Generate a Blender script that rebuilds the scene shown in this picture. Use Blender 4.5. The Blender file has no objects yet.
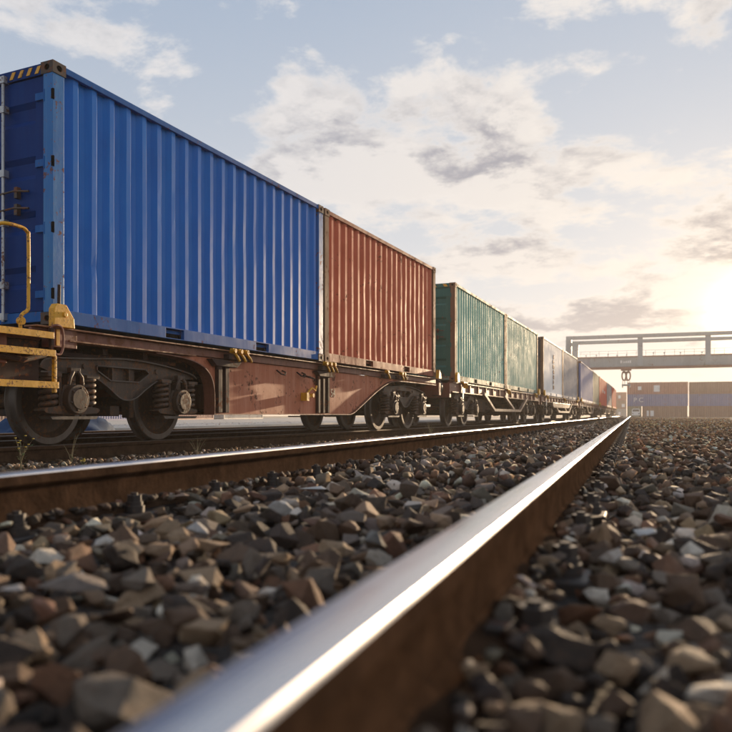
import bpy, bmesh, math, random
import numpy as np
from mathutils import Vector, Matrix
from mathutils import noise as mnoise

R = math.radians
sc = bpy.context.scene
col = sc.collection
rng = random.Random(7)

# ------------------------------------------------------------------ camera
YAW = R(21.36)
CAM_Z = 0.344
FPX = 785.0
cam_d = bpy.data.cameras.new('camera')
cam = bpy.data.objects.new('camera', cam_d)
col.objects.link(cam)
cam.location = (0, 0, CAM_Z)
cam.rotation_euler = (R(90), 0, YAW)
cam_d.sensor_width = 36
cam_d.lens = FPX / 732 * 36
cam_d.shift_x = (366 - 325) / 732
cam_d.shift_y = (415 - 366) / 732
cam_d.clip_start = 0.05
cam_d.clip_end = 3000
cam_d.dof.use_dof = True
cam_d.dof.focus_distance = 9.0
cam_d.dof.aperture_fstop = 3.2
sc.camera = cam

# ------------------------------------------------------------------ render, exposure
sc.render.engine = 'CYCLES'
sc.view_settings.view_transform = 'Standard'
sc.view_settings.look = 'None'
sc.view_settings.gamma = 1
sc.view_settings.use_curve_mapping = False
sc.view_settings.exposure = 0.72
sc.cycles.use_denoising = True
sc.cycles.max_bounces = 6
sc.cycles.diffuse_bounces = 3
sc.cycles.glossy_bounces = 3
sc.cycles.volume_bounces = 1
sc.cycles.sample_clamp_indirect = 8

# ------------------------------------------------------------------ sun and sky
SUN_AZ = R(7.6)       # clockwise from +Y
SUN_EL = R(6.4)
sun_dir = Vector((math.sin(SUN_AZ) * math.cos(SUN_EL), math.cos(SUN_AZ) * math.cos(SUN_EL), math.sin(SUN_EL)))
sun_d = bpy.data.lights.new('sun', 'SUN')
sun_d.energy = 5.0
sun_d.angle = R(0.6)
sun_d.color = (1.0, 0.73, 0.46)
sun = bpy.data.objects.new('sun', sun_d)
col.objects.link(sun)
sun.rotation_euler = (-sun_dir).to_track_quat('-Z', 'Y').to_euler()
sun.location = (20, 60, 40)


class NT:
    """small helper for node trees"""
    def __init__(s, tree):
        s.t = tree
        s.n = tree.nodes
        s.l = tree.links

    def node(s, typ, **kw):
        n = s.n.new(typ)
        for k, v in kw.items():
            setattr(n, k, v)
        return n

    def put(s, sock, v):
        if v is None:
            return
        if hasattr(v, 'is_output') or isinstance(v, bpy.types.NodeSocket):
            s.l.new(v, sock)
        else:
            if isinstance(v, (tuple, list)) and len(v) == 3 and sock.type == 'RGBA':
                v = (*v, 1)
            sock.default_value = v

    def math(s, op, a, b=None, c=None, clamp=False):
        n = s.node('ShaderNodeMath', operation=op, use_clamp=clamp)
        s.put(n.inputs[0], a)
        s.put(n.inputs[1], b)
        s.put(n.inputs[2], c)
        return n.outputs[0]

    def vmath(s, op, a, b=None, scale=None):
        n = s.node('ShaderNodeVectorMath', operation=op)
        s.put(n.inputs[0], a)
        s.put(n.inputs[1], b)
        if scale is not None:
            s.put(n.inputs['Scale'], scale)
        return n.outputs['Value'] if op in ('DOT_PRODUCT', 'LENGTH') else n.outputs['Vector']

    def noise(s, vec, scale, detail=4, rough=.55, dist=0.0):
        n = s.node('ShaderNodeTexNoise')
        s.put(n.inputs['Vector'], vec)
        n.inputs['Scale'].default_value = scale
        n.inputs['Detail'].default_value = detail
        n.inputs['Roughness'].default_value = rough
        n.inputs['Distortion'].default_value = dist
        return n.outputs['Fac']

    def ramp(s, fac, lo, hi, a=0.0, b=1.0, smooth=True):
        n = s.node('ShaderNodeMapRange', interpolation_type='SMOOTHSTEP' if smooth else 'LINEAR')
        n.clamp = True
        s.put(n.inputs['Value'], fac)
        n.inputs['From Min'].default_value = lo
        n.inputs['From Max'].default_value = hi
        n.inputs['To Min'].default_value = a
        n.inputs['To Max'].default_value = b
        return n.outputs['Result']

    def mix(s, fac, a, b, mode='MIX'):
        n = s.node('ShaderNodeMix', data_type='RGBA', blend_type=mode)
        s.put(n.inputs[0], fac)
        s.put(n.inputs[6], a)
        s.put(n.inputs[7], b)
        return n.outputs[2]


world = bpy.data.worlds.new('World')
sc.world = world
world.use_nodes = True
W = NT(world.node_tree)
W.n.clear()
geo = W.node('ShaderNodeTexCoord').outputs['Generated']
sky = W.node('ShaderNodeTexSky', sky_type='NISHITA')
sky.sun_disc = False
sky.sun_elevation = SUN_EL
sky.sun_rotation = SUN_AZ
sky.altitude = 50
sky.air_density = 1.0
sky.dust_density = 1.0
sky.ozone_density = 1.5
sep = W.node('ShaderNodeSeparateXYZ')
W.l.new(geo, sep.inputs[0])
dz = W.math('MAXIMUM', sep.outputs['Z'], 0.0)
den = W.math('ADD', dz, 0.26)
comb = W.node('ShaderNodeCombineXYZ')
W.l.new(W.math('DIVIDE', sep.outputs['X'], den), comb.inputs['X'])
W.l.new(W.math('DIVIDE', sep.outputs['Y'], den), comb.inputs['Y'])
W.l.new(W.math('MULTIPLY', dz, 1.2), comb.inputs['Z'])
p = comb.outputs[0]
CLOUD_OFF = (17.7, 9.6, 4.61)
p = W.vmath('ADD', p, CLOUD_OFF)
big = W.noise(p, 0.75, 2, .5, .1)
med = W.noise(p, 2.7, 10, .61, .15)
fine = W.noise(p, 7.0, 6, .62, .3)
dens = W.math('ADD', W.math('MULTIPLY', big, .62), W.math('MULTIPLY', med, 1.15))
dens = W.math('ADD', dens, W.math('MULTIPLY', fine, .22))
mask = W.ramp(dens, .965, 1.075)
thick = W.ramp(dens, 1.0, 1.16)
# the side turned to the sun is paler
p2 = W.vmath('ADD', p, (0.02, 0.13, 0.03))
med2 = W.noise(p2, 2.7, 10, .61, .15)
lit = W.ramp(W.math('SUBTRACT', med, med2), -.05, .08)
cs = W.vmath('DOT_PRODUCT', geo, tuple(sun_dir))
cs = W.math('MAXIMUM', cs, 0.0)
near_sun = W.math('POWER', cs, 9.0)
glow1 = W.math('POWER', cs, 90.0)
glow2 = W.math('POWER', cs, 1600.0)
low = W.ramp(dz, 0.0, 0.22, 1.0, 0.0)
# clear sky: the physical sky seen through a thin veil of high haze
veil = W.mix(W.ramp(dz, 0.02, .62), (6.4, 6.6, 6.9), (3.0, 3.95, 5.4))
veil = W.mix(W.math('MULTIPLY', near_sun, .45), veil, (6.9, 6.9, 7.1))
base = W.mix(.93, sky.outputs[0], veil)
cl_grey = W.mix(near_sun, (3.1, 3.35, 4.0), (3.7, 3.5, 3.7))
cl_lit = W.mix(near_sun, (6.9, 6.8, 6.9), (8.9, 8.1, 7.2))
cl = W.mix(W.math('MULTIPLY', thick, W.math('SUBTRACT', 1.0, W.math('MULTIPLY', lit, .9))), cl_lit, cl_grey)
skyc = W.mix(W.math('MULTIPLY', mask, W.ramp(dz, .01, .10, .35, .95)), base, cl)
skyc = W.mix(W.math('MULTIPLY', low, .36), skyc, (8.2, 7.7, 7.1))
skyc = W.mix(1.0, skyc, W.mix(glow1, (0, 0, 0), (1.5, 1.0, .45)), 'ADD')
skyc = W.mix(1.0, skyc, W.mix(glow2, (0, 0, 0), (40, 30, 17)), 'ADD')
bg = W.node('ShaderNodeBackground')
bg.inputs['Strength'].default_value = 0.068
W.l.new(skyc, bg.inputs['Color'])
W.l.new(bg.outputs[0], W.node('ShaderNodeOutputWorld').inputs['Surface'])


# ------------------------------------------------------------------ materials
def new_mat(name):
    m = bpy.data.materials.new(name)
    m.use_nodes = True
    t = NT(m.node_tree)
    b = t.n['Principled BSDF']
    return m, t, b


def paint(name, colr, fade=None, rust=.3, rust_col=(.10, .035, .014), rough=.45, metal=0.0, streak=.35,
          bump=.15, scale=1.0, dirt=.25, spec=.5):
    """weathered paint: faded streaks, chips of rust, grime"""
    m, t, b = new_mat(name)
    co = t.node('ShaderNodeTexCoord').outputs['Object']
    if fade is None:
        fade = tuple(min(1, c * 1.25 + .05) for c in colr)
    mp = t.node('ShaderNodeMapping')
    t.l.new(co, mp.inputs[0])
    mp.inputs['Scale'].default_value = (5 * scale, 5 * scale, .45 * scale)
    st = t.noise(mp.outputs[0], 2.0, 5, .65)
    c = t.mix(t.ramp(st, .38, .72, 0, streak * 1.6), colr, fade)
    g = t.noise(co, 1.3 * scale, 6, .65)
    c = t.mix(t.ramp(g, .45, .75, 0, dirt), c, tuple(x * .45 + .012 for x in colr))
    r1 = t.noise(co, 14 * scale, 6, .7)
    r2 = t.noise(co, 2.2 * scale, 3, .5)
    rr = t.math('MULTIPLY', r1, t.math('ADD', .55, r2))
    th = .68 - rust * .16
    rf = t.ramp(rr, th, th + .05, 0, 1 if rust > 0 else 0)
    rfac = t.math('MULTIPLY', rf, .9 if rust > 0 else 0.0)
    rc = t.mix(t.noise(co, 40, 3), rust_col, tuple(x * 2.4 for x in rust_col))
    c = t.mix(rfac, c, rc)
    t.put(b.inputs['Base Color'], c)
    t.put(b.inputs['Roughness'], t.math('ADD', t.ramp(g, .3, .7, rough - .08, rough + .12), t.math('MULTIPLY', rfac, .3), clamp=True))
    b.inputs['Metallic'].default_value = metal
    b.inputs['Specular IOR Level'].default_value = spec
    bp = t.node('ShaderNodeBump')
    bp.inputs['Strength'].default_value = bump
    bp.inputs['Distance'].default_value = .02
    t.put(bp.inputs['Height'], t.math('ADD', t.noise(co, 5 * scale, 3), t.math('MULTIPLY', r1, .5)))
    t.l.new(bp.outputs[0], b.inputs['Normal'])
    return m


M = {}
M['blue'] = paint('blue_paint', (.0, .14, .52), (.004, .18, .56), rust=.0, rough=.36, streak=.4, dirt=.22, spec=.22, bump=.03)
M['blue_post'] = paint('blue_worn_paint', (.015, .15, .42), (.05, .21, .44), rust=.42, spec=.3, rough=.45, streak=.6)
M['blue_door'] = paint('blue_door_shaded_paint', (.0, .032, .16), (.0, .045, .20), rust=.0, rough=.42, streak=.3, spec=.06, bump=.05)  # darker copy of the side blue: the door end's shade is painted in
M['blue_rail'] = paint('blue_rail_paint', (.008, .10, .33), (.03, .14, .38), rust=.04, spec=.12, rough=.6, bump=.05, streak=.5)
M['red'] = paint('red_paint', (.60, .125, .055), (.66, .18, .10), rust=.1, rough=.6, streak=.4, spec=.25, bump=.04)
M['red_rail'] = paint('red_rail_paint', (.30, .085, .045), (.38, .13, .08), rust=.3, rough=.6, spec=.2)
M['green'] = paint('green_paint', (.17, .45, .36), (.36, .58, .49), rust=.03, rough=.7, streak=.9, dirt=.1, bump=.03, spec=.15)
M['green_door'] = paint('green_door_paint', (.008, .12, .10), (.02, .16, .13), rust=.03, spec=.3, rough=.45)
M['green_rail'] = paint('green_rail_paint', (.16, .24, .19), (.26, .33, .27), rust=.5, rough=.65, spec=.15, bump=.04)
M['sage'] = paint('sage_paint', (.22, .44, .34), (.36, .55, .45), rust=.03, dirt=.1, spec=.15, bump=.02, rough=.65, streak=.9)
M['cream'] = paint('cream_paint', (.86, .86, .85), (.88, .88, .86), rust=.0, dirt=.06, spec=.15, bump=.02, rough=.68, streak=.9)
M['slate'] = paint('slate_paint', (.22, .25, .31), (.30, .32, .37), rust=.15, spec=.15, bump=.02, rough=.68, streak=.7)
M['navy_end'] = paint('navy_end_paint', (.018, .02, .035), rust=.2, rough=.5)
M['violet'] = paint('violet_blue_paint', (.15, .19, .38), (.22, .26, .42), rust=.1, spec=.15, bump=.02, rough=.68)
M['khaki'] = paint('khaki_paint', (.25, .25, .17), (.32, .31, .22), rust=.2, spec=.15, bump=.02, rough=.68)
M['bright_red'] = paint('bright_red_paint', (.62, .075, .04), (.66, .13, .08), rust=.05, spec=.15, bump=.02, rough=.68)
M['grey_blue'] = paint('grey_blue_paint', (.20, .18, .20), (.26, .24, .26), rust=.2, rough=.5)
M['rusty_rail'] = paint('rusty_brown_rail_paint', (.20, .10, .055), (.27, .15, .085), rust=.5, rough=.7, spec=.15, bump=.04)
M['casting'] = paint('rusted_steel_casting', (.05, .032, .022), (.09, .06, .035), rust=.8, rough=.6)
M['hole'] = paint('painted_recess_shade', (.006, .005, .005), rust=0, rough=.9, spec=.0)  # near black: paints the shade inside sockets, pockets and slots
M['yellow'] = paint('yellow_paint', (.74, .34, .006), (.76, .42, .02), rust=.55, rough=.42, dirt=.35, scale=3)
M['steel_rod'] = paint('galvanised_steel', (.38, .39, .40), rust=.5, rough=.4, metal=.6, scale=3)
M['wagon'] = paint('brown_wagon_paint', (.17, .052, .028), (.25, .085, .045), rust=.5, rough=.5, streak=.5, dirt=.5)
M['wagon_panel'] = paint('faded_brown_panel_paint', (.48, .15, .07), (.58, .23, .13), rust=.25, spec=.3, rust_col=(.07, .03, .018), rough=.62, streak=.6, dirt=.35, bump=.07)
M['wagon_dark'] = paint('shade_deepened_brown_steel', (.034, .016, .012), (.06, .03, .02), rust=.5, rough=.65, spec=.25)  # dark brown, deepened in colour for the shade under the wagon
M['flange'] = paint('rusty_orange_flange', (.24, .095, .035), (.36, .16, .06), rust=.9, rough=.5)
M['truss'] = paint('pale_brown_truss_paint', (.30, .19, .13), (.42, .29, .20), rust=.5, rough=.5)
M['bogie'] = paint('greasy_bogie_steel', (.050, .031, .020), (.115, .070, .042), rust=.7, rust_col=(.10, .045, .020), rough=.5, spec=.35, dirt=.5, scale=2)
M['bogie_edge'] = paint('dusty_bogie_steel', (.075, .058, .045), (.12, .095, .075), rust=.4, rough=.55, scale=2)
M['black'] = paint('black_steel', (.012, .011, .011), rust=.1, rough=.5)
M['tread'] = paint('worn_wheel_steel', (.10, .082, .068), rust=.3, rough=.42, metal=.5)
M['crane'] = paint('pale_grey_crane_paint', (.30, .34, .36), (.38, .41, .42), rust=.1, rough=.5, scale=.3)
M['crane_dark'] = paint('violet_grey_crane_paint', (.25, .25, .31), rust=.1, rough=.5, scale=.3)
M['crane_red'] = paint('red_brown_crane_trim', (.26, .10, .06), rust=.3, rough=.5, scale=.3)
M['white'] = paint('white_paint', (.78, .78, .76), rust=.05, rough=.4)
M['glass'] = paint('dark_window_glass', (.02, .025, .03), rust=0, rough=.08)
M['rubber'] = paint('black_rubber', (.015, .015, .015), rust=0, rough=.7)
M['tarp'] = paint('blue_tarpaulin', (.004, .035, .10), (.01, .06, .14), rust=0, rough=.8, spec=.2)
M['concrete'] = paint('pale_concrete', (.42, .40, .37), (.5, .48, .45), rust=.0, rough=.85)
M['wood'] = paint('dark_creosoted_wood', (.045, .034, .027), (.09, .07, .055), rust=0, rough=.8)
M['fast'] = paint('dark_iron_fastening', (.032, .024, .02), (.05, .035, .025), rust=.5, rough=.55, scale=3)
M['marking'] = paint('dark_stencil_paint', (.015, .012, .01), rust=0, rough=.6)


def rail_mats():
    # web, foot and head sides: brown rust scale
    m, t, b = new_mat('brown_rail_rust')
    co = t.node('ShaderNodeTexCoord').outputs['Object']
    n = t.noise(co, 9, 7, .7)
    n2 = t.noise(co, 60, 4, .6)
    c = t.mix(t.ramp(n, .3, .7), (.040, .023, .014), (.085, .048, .028))
    c = t.mix(t.ramp(n2, .6, .8, 0, .5), c, (.085, .045, .025))
    t.put(b.inputs['Base Color'], c)
    b.inputs['Roughness'].default_value = .8
    b.inputs['Specular IOR Level'].default_value = 0.0
    bp = t.node('ShaderNodeBump')
    bp.inputs['Strength'].default_value = .5
    bp.inputs['Distance'].default_value = .006
    t.put(bp.inputs['Height'], t.math('ADD', n, n2))
    t.l.new(bp.outputs[0], b.inputs['Normal'])
    # running surface
    m2, t, b = new_mat('polished_rail_steel')
    co = t.node('ShaderNodeTexCoord').outputs['Object']
    mp = t.node('ShaderNodeMapping')
    t.l.new(co, mp.inputs[0])
    mp.inputs['Scale'].default_value = (60, .5, 60)
    n = t.noise(mp.outputs[0], 3, 4, .6)
    n3 = t.noise(co, 3, 4, .6)
    t.put(b.inputs['Base Color'], t.mix(n, (.50, .50, .52), (.68, .68, .69)))
    b.inputs['Metallic'].default_value = 1
    t.put(b.inputs['Roughness'], t.math('ADD', t.ramp(n, .3, .7, .20, .36), t.ramp(n3, .4, .7, 0, .10)))
    mp2 = t.node('ShaderNodeMapping')
    t.l.new(co, mp2.inputs[0])
    mp2.inputs['Scale'].default_value = (420, 3.0, 420)
    bp = t.node('ShaderNodeBump')
    bp.inputs['Strength'].default_value = .12
    bp.inputs['Distance'].default_value = .001
    t.put(bp.inputs['Height'], t.noise(mp2.outputs[0], 1.0, 5, .7))
    t.l.new(bp.outputs[0], b.inputs['Normal'])
    # dull rusty top for the little used track
    m3, t, b = new_mat('dull_rail_steel')
    co = t.node('ShaderNodeTexCoord').outputs['Object']
    n = t.noise(co, 12, 5, .6)
    t.put(b.inputs['Base Color'], t.mix(n, (.09, .065, .05), (.20, .15, .12)))
    b.inputs['Metallic'].default_value = .5
    b.inputs['Roughness'].default_value = .5
    return m, m2, m3


M['rail_side'], M['rail_top'], M['rail_dull'] = rail_mats()


def stone_mat(name, tint=None, mottle=.6):
    m, t, b = new_mat(name)
    co = t.node('ShaderNodeTexCoord').outputs['Object']
    k_ = 62.0 if tint is None else 2.4          # the single stones are scaled up from a unit shape
    if tint is None:
        a = t.node('ShaderNodeAttribute', attribute_name='stone_tint').outputs['Color']
    else:
        a = t.mix(0.0, tint, tint)
    n1 = t.noise(co, k_, 8, .72, .5)
    n2 = t.noise(co, k_ * 7, 4, .7)
    sc_ = t.math('ADD', t.ramp(n1, .3, .72, .55, 1.20, False), t.math('MULTIPLY', t.math('SUBTRACT', n2, .5), .7))
    c = t.vmath('SCALE', a, scale=sc_)
    c = t.mix(t.ramp(n1, .50, .68, 0, mottle), c, (.095, .048, .024))
    t.put(b.inputs['Base Color'], c)
    b.inputs['Roughness'].default_value = .78
    b.inputs['Specular IOR Level'].default_value = .35
    bp = t.node('ShaderNodeBump')
    bp.inputs['Strength'].default_value = .8
    bp.inputs['Distance'].default_value = .010
    t.put(bp.inputs['Height'], t.math('ADD', n1, t.math('MULTIPLY', n2, .35)))
    t.l.new(bp.outputs[0], b.inputs['Normal'])
    return m


M['stone'] = stone_mat('ballast_stone_mixed')
STONE_TINTS = {
    'dark grey': (.060, .041, .029), 'brown': (.140, .080, .045), 'reddish brown': (.22, .105, .055),
    'tan': (.38, .25, .145), 'mid grey': (.20, .150, .108), 'pale': (.66, .56, .44),
}
TINT_W = {'dark grey': .25, 'brown': .25, 'reddish brown': .10, 'tan': .16, 'mid grey': .16, 'pale': .08}
SM = {k: stone_mat('stone_' + k.replace(' ', '_'), v) for k, v in STONE_TINTS.items()}


def ground_mat(name, c1, c2, c3, sc1=9.0, sc2=70.0, bump=.8):
    m, t, b = new_mat(name)
    co = t.node('ShaderNodeTexCoord').outputs['Object']
    v = t.node('ShaderNodeTexVoronoi')
    t.put(v.inputs['Vector'], co)
    v.inputs['Scale'].default_value = sc1
    n = t.noise(co, sc2, 4, .6)
    big_ = t.noise(co, .12, 5, .6)
    csep = t.node('ShaderNodeSeparateXYZ')
    t.l.new(v.outputs['Color'], csep.inputs[0])
    c = t.mix(csep.outputs[0], c1, c2)
    c = t.mix(t.ramp(big_, .42, .62, 0, .6), c, c3)
    c = t.mix(t.ramp(n, .3, .7, 0, .4), c, tuple(x * .5 for x in c1))
    t.put(b.inputs['Base Color'], c)
    b.inputs['Roughness'].default_value = .9
    bp = t.node('ShaderNodeBump')
    bp.inputs['Strength'].default_value = bump
    bp.inputs['Distance'].default_value = .03
    t.put(bp.inputs['Height'], t.math('ADD', t.math('SUBTRACT', 1.0, v.outputs['Distance']), t.math('MULTIPLY', n, .3)))
    t.l.new(bp.outputs[0], b.inputs['Normal'])
    return m


M['ground'] = ground_mat('yard_gravel', (.16, .135, .11), (.30, .26, .22), (.22, .17, .11), 11)
M['bed'] = ground_mat('ballast_bed_gap_shade', (.022, .016, .012), (.08, .055, .038), (.05, .034, .023), 22)  # kept extra dark: shade in the gaps between stones is painted here
M['pale_ground'] = ground_mat('pale_gravel', (.34, .32, .30), (.52, .50, .47), (.30, .27, .24), 8)
M['brown_ground'] = ground_mat('sun_tinted_brown_gravel', (.20, .135, .08), (.38, .27, .17), (.30, .21, .115), 16)  # lightened to gold: low sunlight is put into the gravel colour


# ------------------------------------------------------------------ mesh helpers
class MB:
    def __init__(s):
        s.v, s.f, s.mi = [], [], []
        s.cur = 0

    def add(s, vs, fs):
        o = len(s.v)
        s.v += [tuple(x) for x in vs]
        s.f += [tuple(o + i for i in f) for f in fs]
        s.mi += [s.cur] * len(fs)
        return s

    def box(s, x0, x1, y0, y1, z0, z1, skip=''):
        vs = [(x0, y0, z0), (x1, y0, z0), (x1, y1, z0), (x0, y1, z0), (x0, y0, z1), (x1, y0, z1), (x1, y1, z1), (x0, y1, z1)]
        return s.add(vs, [(0, 3, 2, 1), (4, 5, 6, 7), (0, 1, 5, 4), (1, 2, 6, 5), (2, 3, 7, 6), (3, 0, 4, 7)])

    def prism(s, pts, a0, a1, axis='y'):
        """polygon extruded along an axis; pts are the other two coordinates in order"""
        n = len(pts)
        def mk(p_, a):
            if axis == 'y':
                return (p_[0], a, p_[1])
            if axis == 'x':
                return (a, p_[0], p_[1])
            return (p_[0], p_[1], a)
        vs = [mk(q, a0) for q in pts] + [mk(q, a1) for q in pts]
        fs = [tuple(range(n)), tuple(reversed(range(n, 2 * n)))]
        for i in range(n):
            j = (i + 1) % n
            fs.append((i, i + n, j + n, j))
        return s.add(vs, fs)

    def tube(s, path, r, seg=8, r1=None, caps=True):
        path = [Vector(q) for q in path]
        n = len(path)
        up = Vector((0, 0, 1))
        vs, fs = [], []
        prev = None
        for i, q in enumerate(path):
            d = (path[min(i + 1, n - 1)] - path[max(i - 1, 0)]).normalized()
            a = d.cross(up) if prev is None else prev - d * prev.dot(d)
            if a.length < 1e-3:
                a = d.cross(Vector((0, 1, 0)))
            a.normalize()
            prev = a
            b = d.cross(a).normalized()
            rr = r if r1 is None else r + (r1 - r) * i / max(1, n - 1)
            for k in range(seg):
                t = 2 * math.pi * k / seg
                vs.append(q + a * (rr * math.cos(t)) + b * (rr * math.sin(t)))
        for i in range(n - 1):
            for k in range(seg):
                k2 = (k + 1) % seg
                fs.append((i * seg + k, i * seg + k2, (i + 1) * seg + k2, (i + 1) * seg + k))
        if caps:
            fs.append(tuple(reversed(range(seg))))
            fs.append(tuple((n - 1) * seg + k for k in range(seg)))
        return s.add(vs, fs)

    def cyl(s, c, axis, r, h, seg=20, r2=None):
        c = Vector(c)
        d = {'x': Vector((1, 0, 0)), 'y': Vector((0, 1, 0)), 'z': Vector((0, 0, 1))}[axis]
        return s.tube([c - d * h / 2, c + d * h / 2], r, seg, r2)

    def lathe(s, prof, c, seg=32, axis='y'):
        """prof: (offset along the axis, radius)"""
        vs, fs = [], []
        n = len(prof)
        for a, r in prof:
            for k in range(seg):
                t = 2 * math.pi * k / seg
                if axis == 'y':
                    vs.append((c[0] + r * math.cos(t), c[1] + a, c[2] + r * math.sin(t)))
                else:
                    vs.append((c[0] + r * math.cos(t), c[1] + r * math.sin(t), c[2] + a))
        for i in range(n - 1):
            for k in range(seg):
                k2 = (k + 1) % seg
                fs.append((i * seg + k, i * seg + k2, (i + 1) * seg + k2, (i + 1) * seg + k))
        return s.add(vs, fs)

    def holed(s, c, u, v, nrm, ru, rv, depth, shape_n=16):
        """a rectangular face with an oval socket sunk into it"""
        c, u, v, nrm = Vector(c), Vector(u), Vector(v), Vector(nrm)
        outer, inner, back = [], [], []
        for k in range(shape_n):
            t = 2 * math.pi * (k + .5) / shape_n
            ct, st = math.cos(t), math.sin(t)
            m_ = max(abs(ct), abs(st))
            outer.append(c + u * (ct / m_) + v * (st / m_))
            q = c + u.normalized() * (ru * ct) + v.normalized() * (rv * st)
            inner.append(q)
            back.append(q - nrm * depth)
        n = shape_n
        corners = [c + u + v, c - u + v, c - u - v, c + u - v]
        vs = outer + inner + back
        fs = []
        for k in range(n):
            k2 = (k + 1) % n
            fs.append((k, k2, n + k2, n + k))
            fs.append((n + k, n + k2, 2 * n + k2, 2 * n + k))
        s.add(vs, fs)
        # corner triangles
        q = n // 4
        for i, cc in enumerate(corners):
            k = q // 2 + i * q - 1
            s.add([outer[k % n], cc, outer[(k + 1) % n]], [(0, 1, 2)])
        old = s.cur
        s.cur = 1
        s.add(back, [tuple(range(n))])
        s.cur = old
        return s

    def build(s, name, mats, parent=None, smooth=None, bevel=0.0, fix=True):
        me = bpy.data.meshes.new(name)
        me.from_pydata([tuple(v) for v in s.v], [], s.f)
        if not isinstance(mats, (list, tuple)):
            mats = [mats]
        for m in mats:
            me.materials.append(m)
        me.polygons.foreach_set('material_index', [min(i, len(mats) - 1) for i in s.mi])
        if fix:
            bm = bmesh.new()
            bm.from_mesh(me)
            bmesh.ops.recalc_face_normals(bm, faces=bm.faces)
            bm.to_mesh(me)
            bm.free()
        if smooth is not None:
            me.shade_smooth()
            try:
                me.set_sharp_from_angle(angle=R(smooth))
            except Exception:
                pass
        me.update()
        o = bpy.data.objects.new(name, me)
        col.objects.link(o)
        if parent is not None:
            o.parent = parent
        if bevel > 0:
            b = o.modifiers.new('bevel', 'BEVEL')
            b.width = bevel
            b.segments = 2
            b.limit_method = 'ANGLE'
            b.angle_limit = R(40)
        return o


def empty(name, loc, rz=0.0):
    o = bpy.data.objects.new(name, None)
    col.objects.link(o)
    o.location = loc
    o.rotation_euler = (0, 0, rz)
    o.empty_display_size = .2
    return o


def tag(o, label=None, cat=None, group=None, kind=None):
    if label:
        o['label'] = label
    if cat:
        o['category'] = cat
    if group:
        o['group'] = group
    if kind:
        o['kind'] = kind
    return o


KIDS = {}


def copy_tree(o, parent=None):
    c = o.copy()
    col.objects.link(c)
    if parent is not None:
        c.parent = parent
    for ch in [x for x in bpy.data.objects if x.parent == o]:
        copy_tree(ch, c)
    return c


# ------------------------------------------------------------------ the ground
def plane(name, x0, x1, y0, y1, z, mat, nx=1, ny=1):
    mb = MB()
    vs, fs = [], []
    for j in range(ny + 1):
        for i in range(nx + 1):
            vs.append((x0 + (x1 - x0) * i / nx, y0 + (y1 - y0) * j / ny, z))
    for j in range(ny):
        for i in range(nx):
            a = j * (nx + 1) + i
            fs.append((a, a + 1, a + nx + 2, a + nx + 1))
    mb.add(vs, fs)
    return mb.build(name, mat, fix=False)


tag(plane('ground', -700, 700, -60, 1100, -.30, M['ground']), kind='structure')
tag(plane('pale_gravel_ground', -60, -15, -20, 170, -.22, M['pale_ground']), kind='structure')
# the bed of the two tracks, highest under the near track and lower under the train
mb = MB()
prof = [(-14.5, -.29), (-13.5, -.17), (-4.2, -.145), (-3.3, -.125), (-2.6, -.055), (-2.0, -.030), (.4, -.030), (1.6, -.045), (4.5, -.07), (40, -.11), (41, -.29)]
ys = [-5, 40, 100, 172]
vs, fs = [], []
for y in ys:
    for x, z in prof:
        vs.append((x, y, z))
n = len(prof)
for j in range(len(ys) - 1):
    for i in range(n - 1):
        a = j * n + i
        fs.append((a, a + 1, a + n + 1, a + n))
mb.add(vs, fs)
bed = mb.build('ballast_ground', M['bed'], fix=False)
tag(bed, kind='structure')
tag(plane('brown_gravel_ground', 1.0, 39, 22, 171, -.072, M['brown_ground']), kind='structure')

# ------------------------------------------------------------------ rails
RAIL_H = .172


def rail_profile():
    half = [(.0, .172), (.020, .1715), (.030, .169), (.0350, .163), (.036, .156), (.0355, .135), (.028, .127),
            (.011, .118), (.0085, .10), (.0085, .05), (.0115, .032), (.03, .020), (.075, .012), (.075, .0)]
    pts = [(x, z) for x, z in half]
    left = [(-x, z) for x, z in reversed(half[1:])]
    return left + pts    # from the left foot over the head to the right foot


def sweep_rail(name, path, z0, top_mat, x_half_top=.0315):
    prof = rail_profile()
    n = len(prof)
    mb = MB()
    vs = []
    P = [Vector((a, b, 0)) for a, b in path]
    for i, q in enumerate(P):
        d = (P[min(i + 1, len(P) - 1)] - P[max(i - 1, 0)]).normalized()
        r = Vector((d.y, -d.x, 0))
        for x, z in prof:
            vs.append(q + r * x + Vector((0, 0, z0 + z)))
    fs, mi = [], []
    for i in range(len(P) - 1):
        for k in range(n - 1):
            fs.append((i * n + k, i * n + k + 1, (i + 1) * n + k + 1, (i + 1) * n + k))
            zt = (prof[k][1] + prof[k + 1][1]) / 2
            mi.append(1 if zt > .1655 else 0)
        fs.append((i * n + n - 1, i * n, (i + 1) * n, (i + 1) * n + n - 1))
        mi.append(0)
    mb.v, mb.f, mb.mi = [tuple(v) for v in vs], fs, mi
    o = mb.build(name, [M['rail_side'], top_mat], smooth=35)
    return o


RX, LX = -.233, -1.740
straight = lambda x: [(x, y) for y in [-3, 0, 2, 5, 10, 20, 40, 80, 120, 170]]
r1 = sweep_rail('rail', straight(RX), 0, M['rail_top'])
tag(r1, 'shiny topped steel rail running from the bottom of the frame, nearest the camera', 'rail')
r2 = sweep_rail('rail', straight(LX), 0, M['rail_top'])
tag(r2, 'shiny topped steel rail between the near stones and the weedy strip by the train', 'rail')

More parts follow.
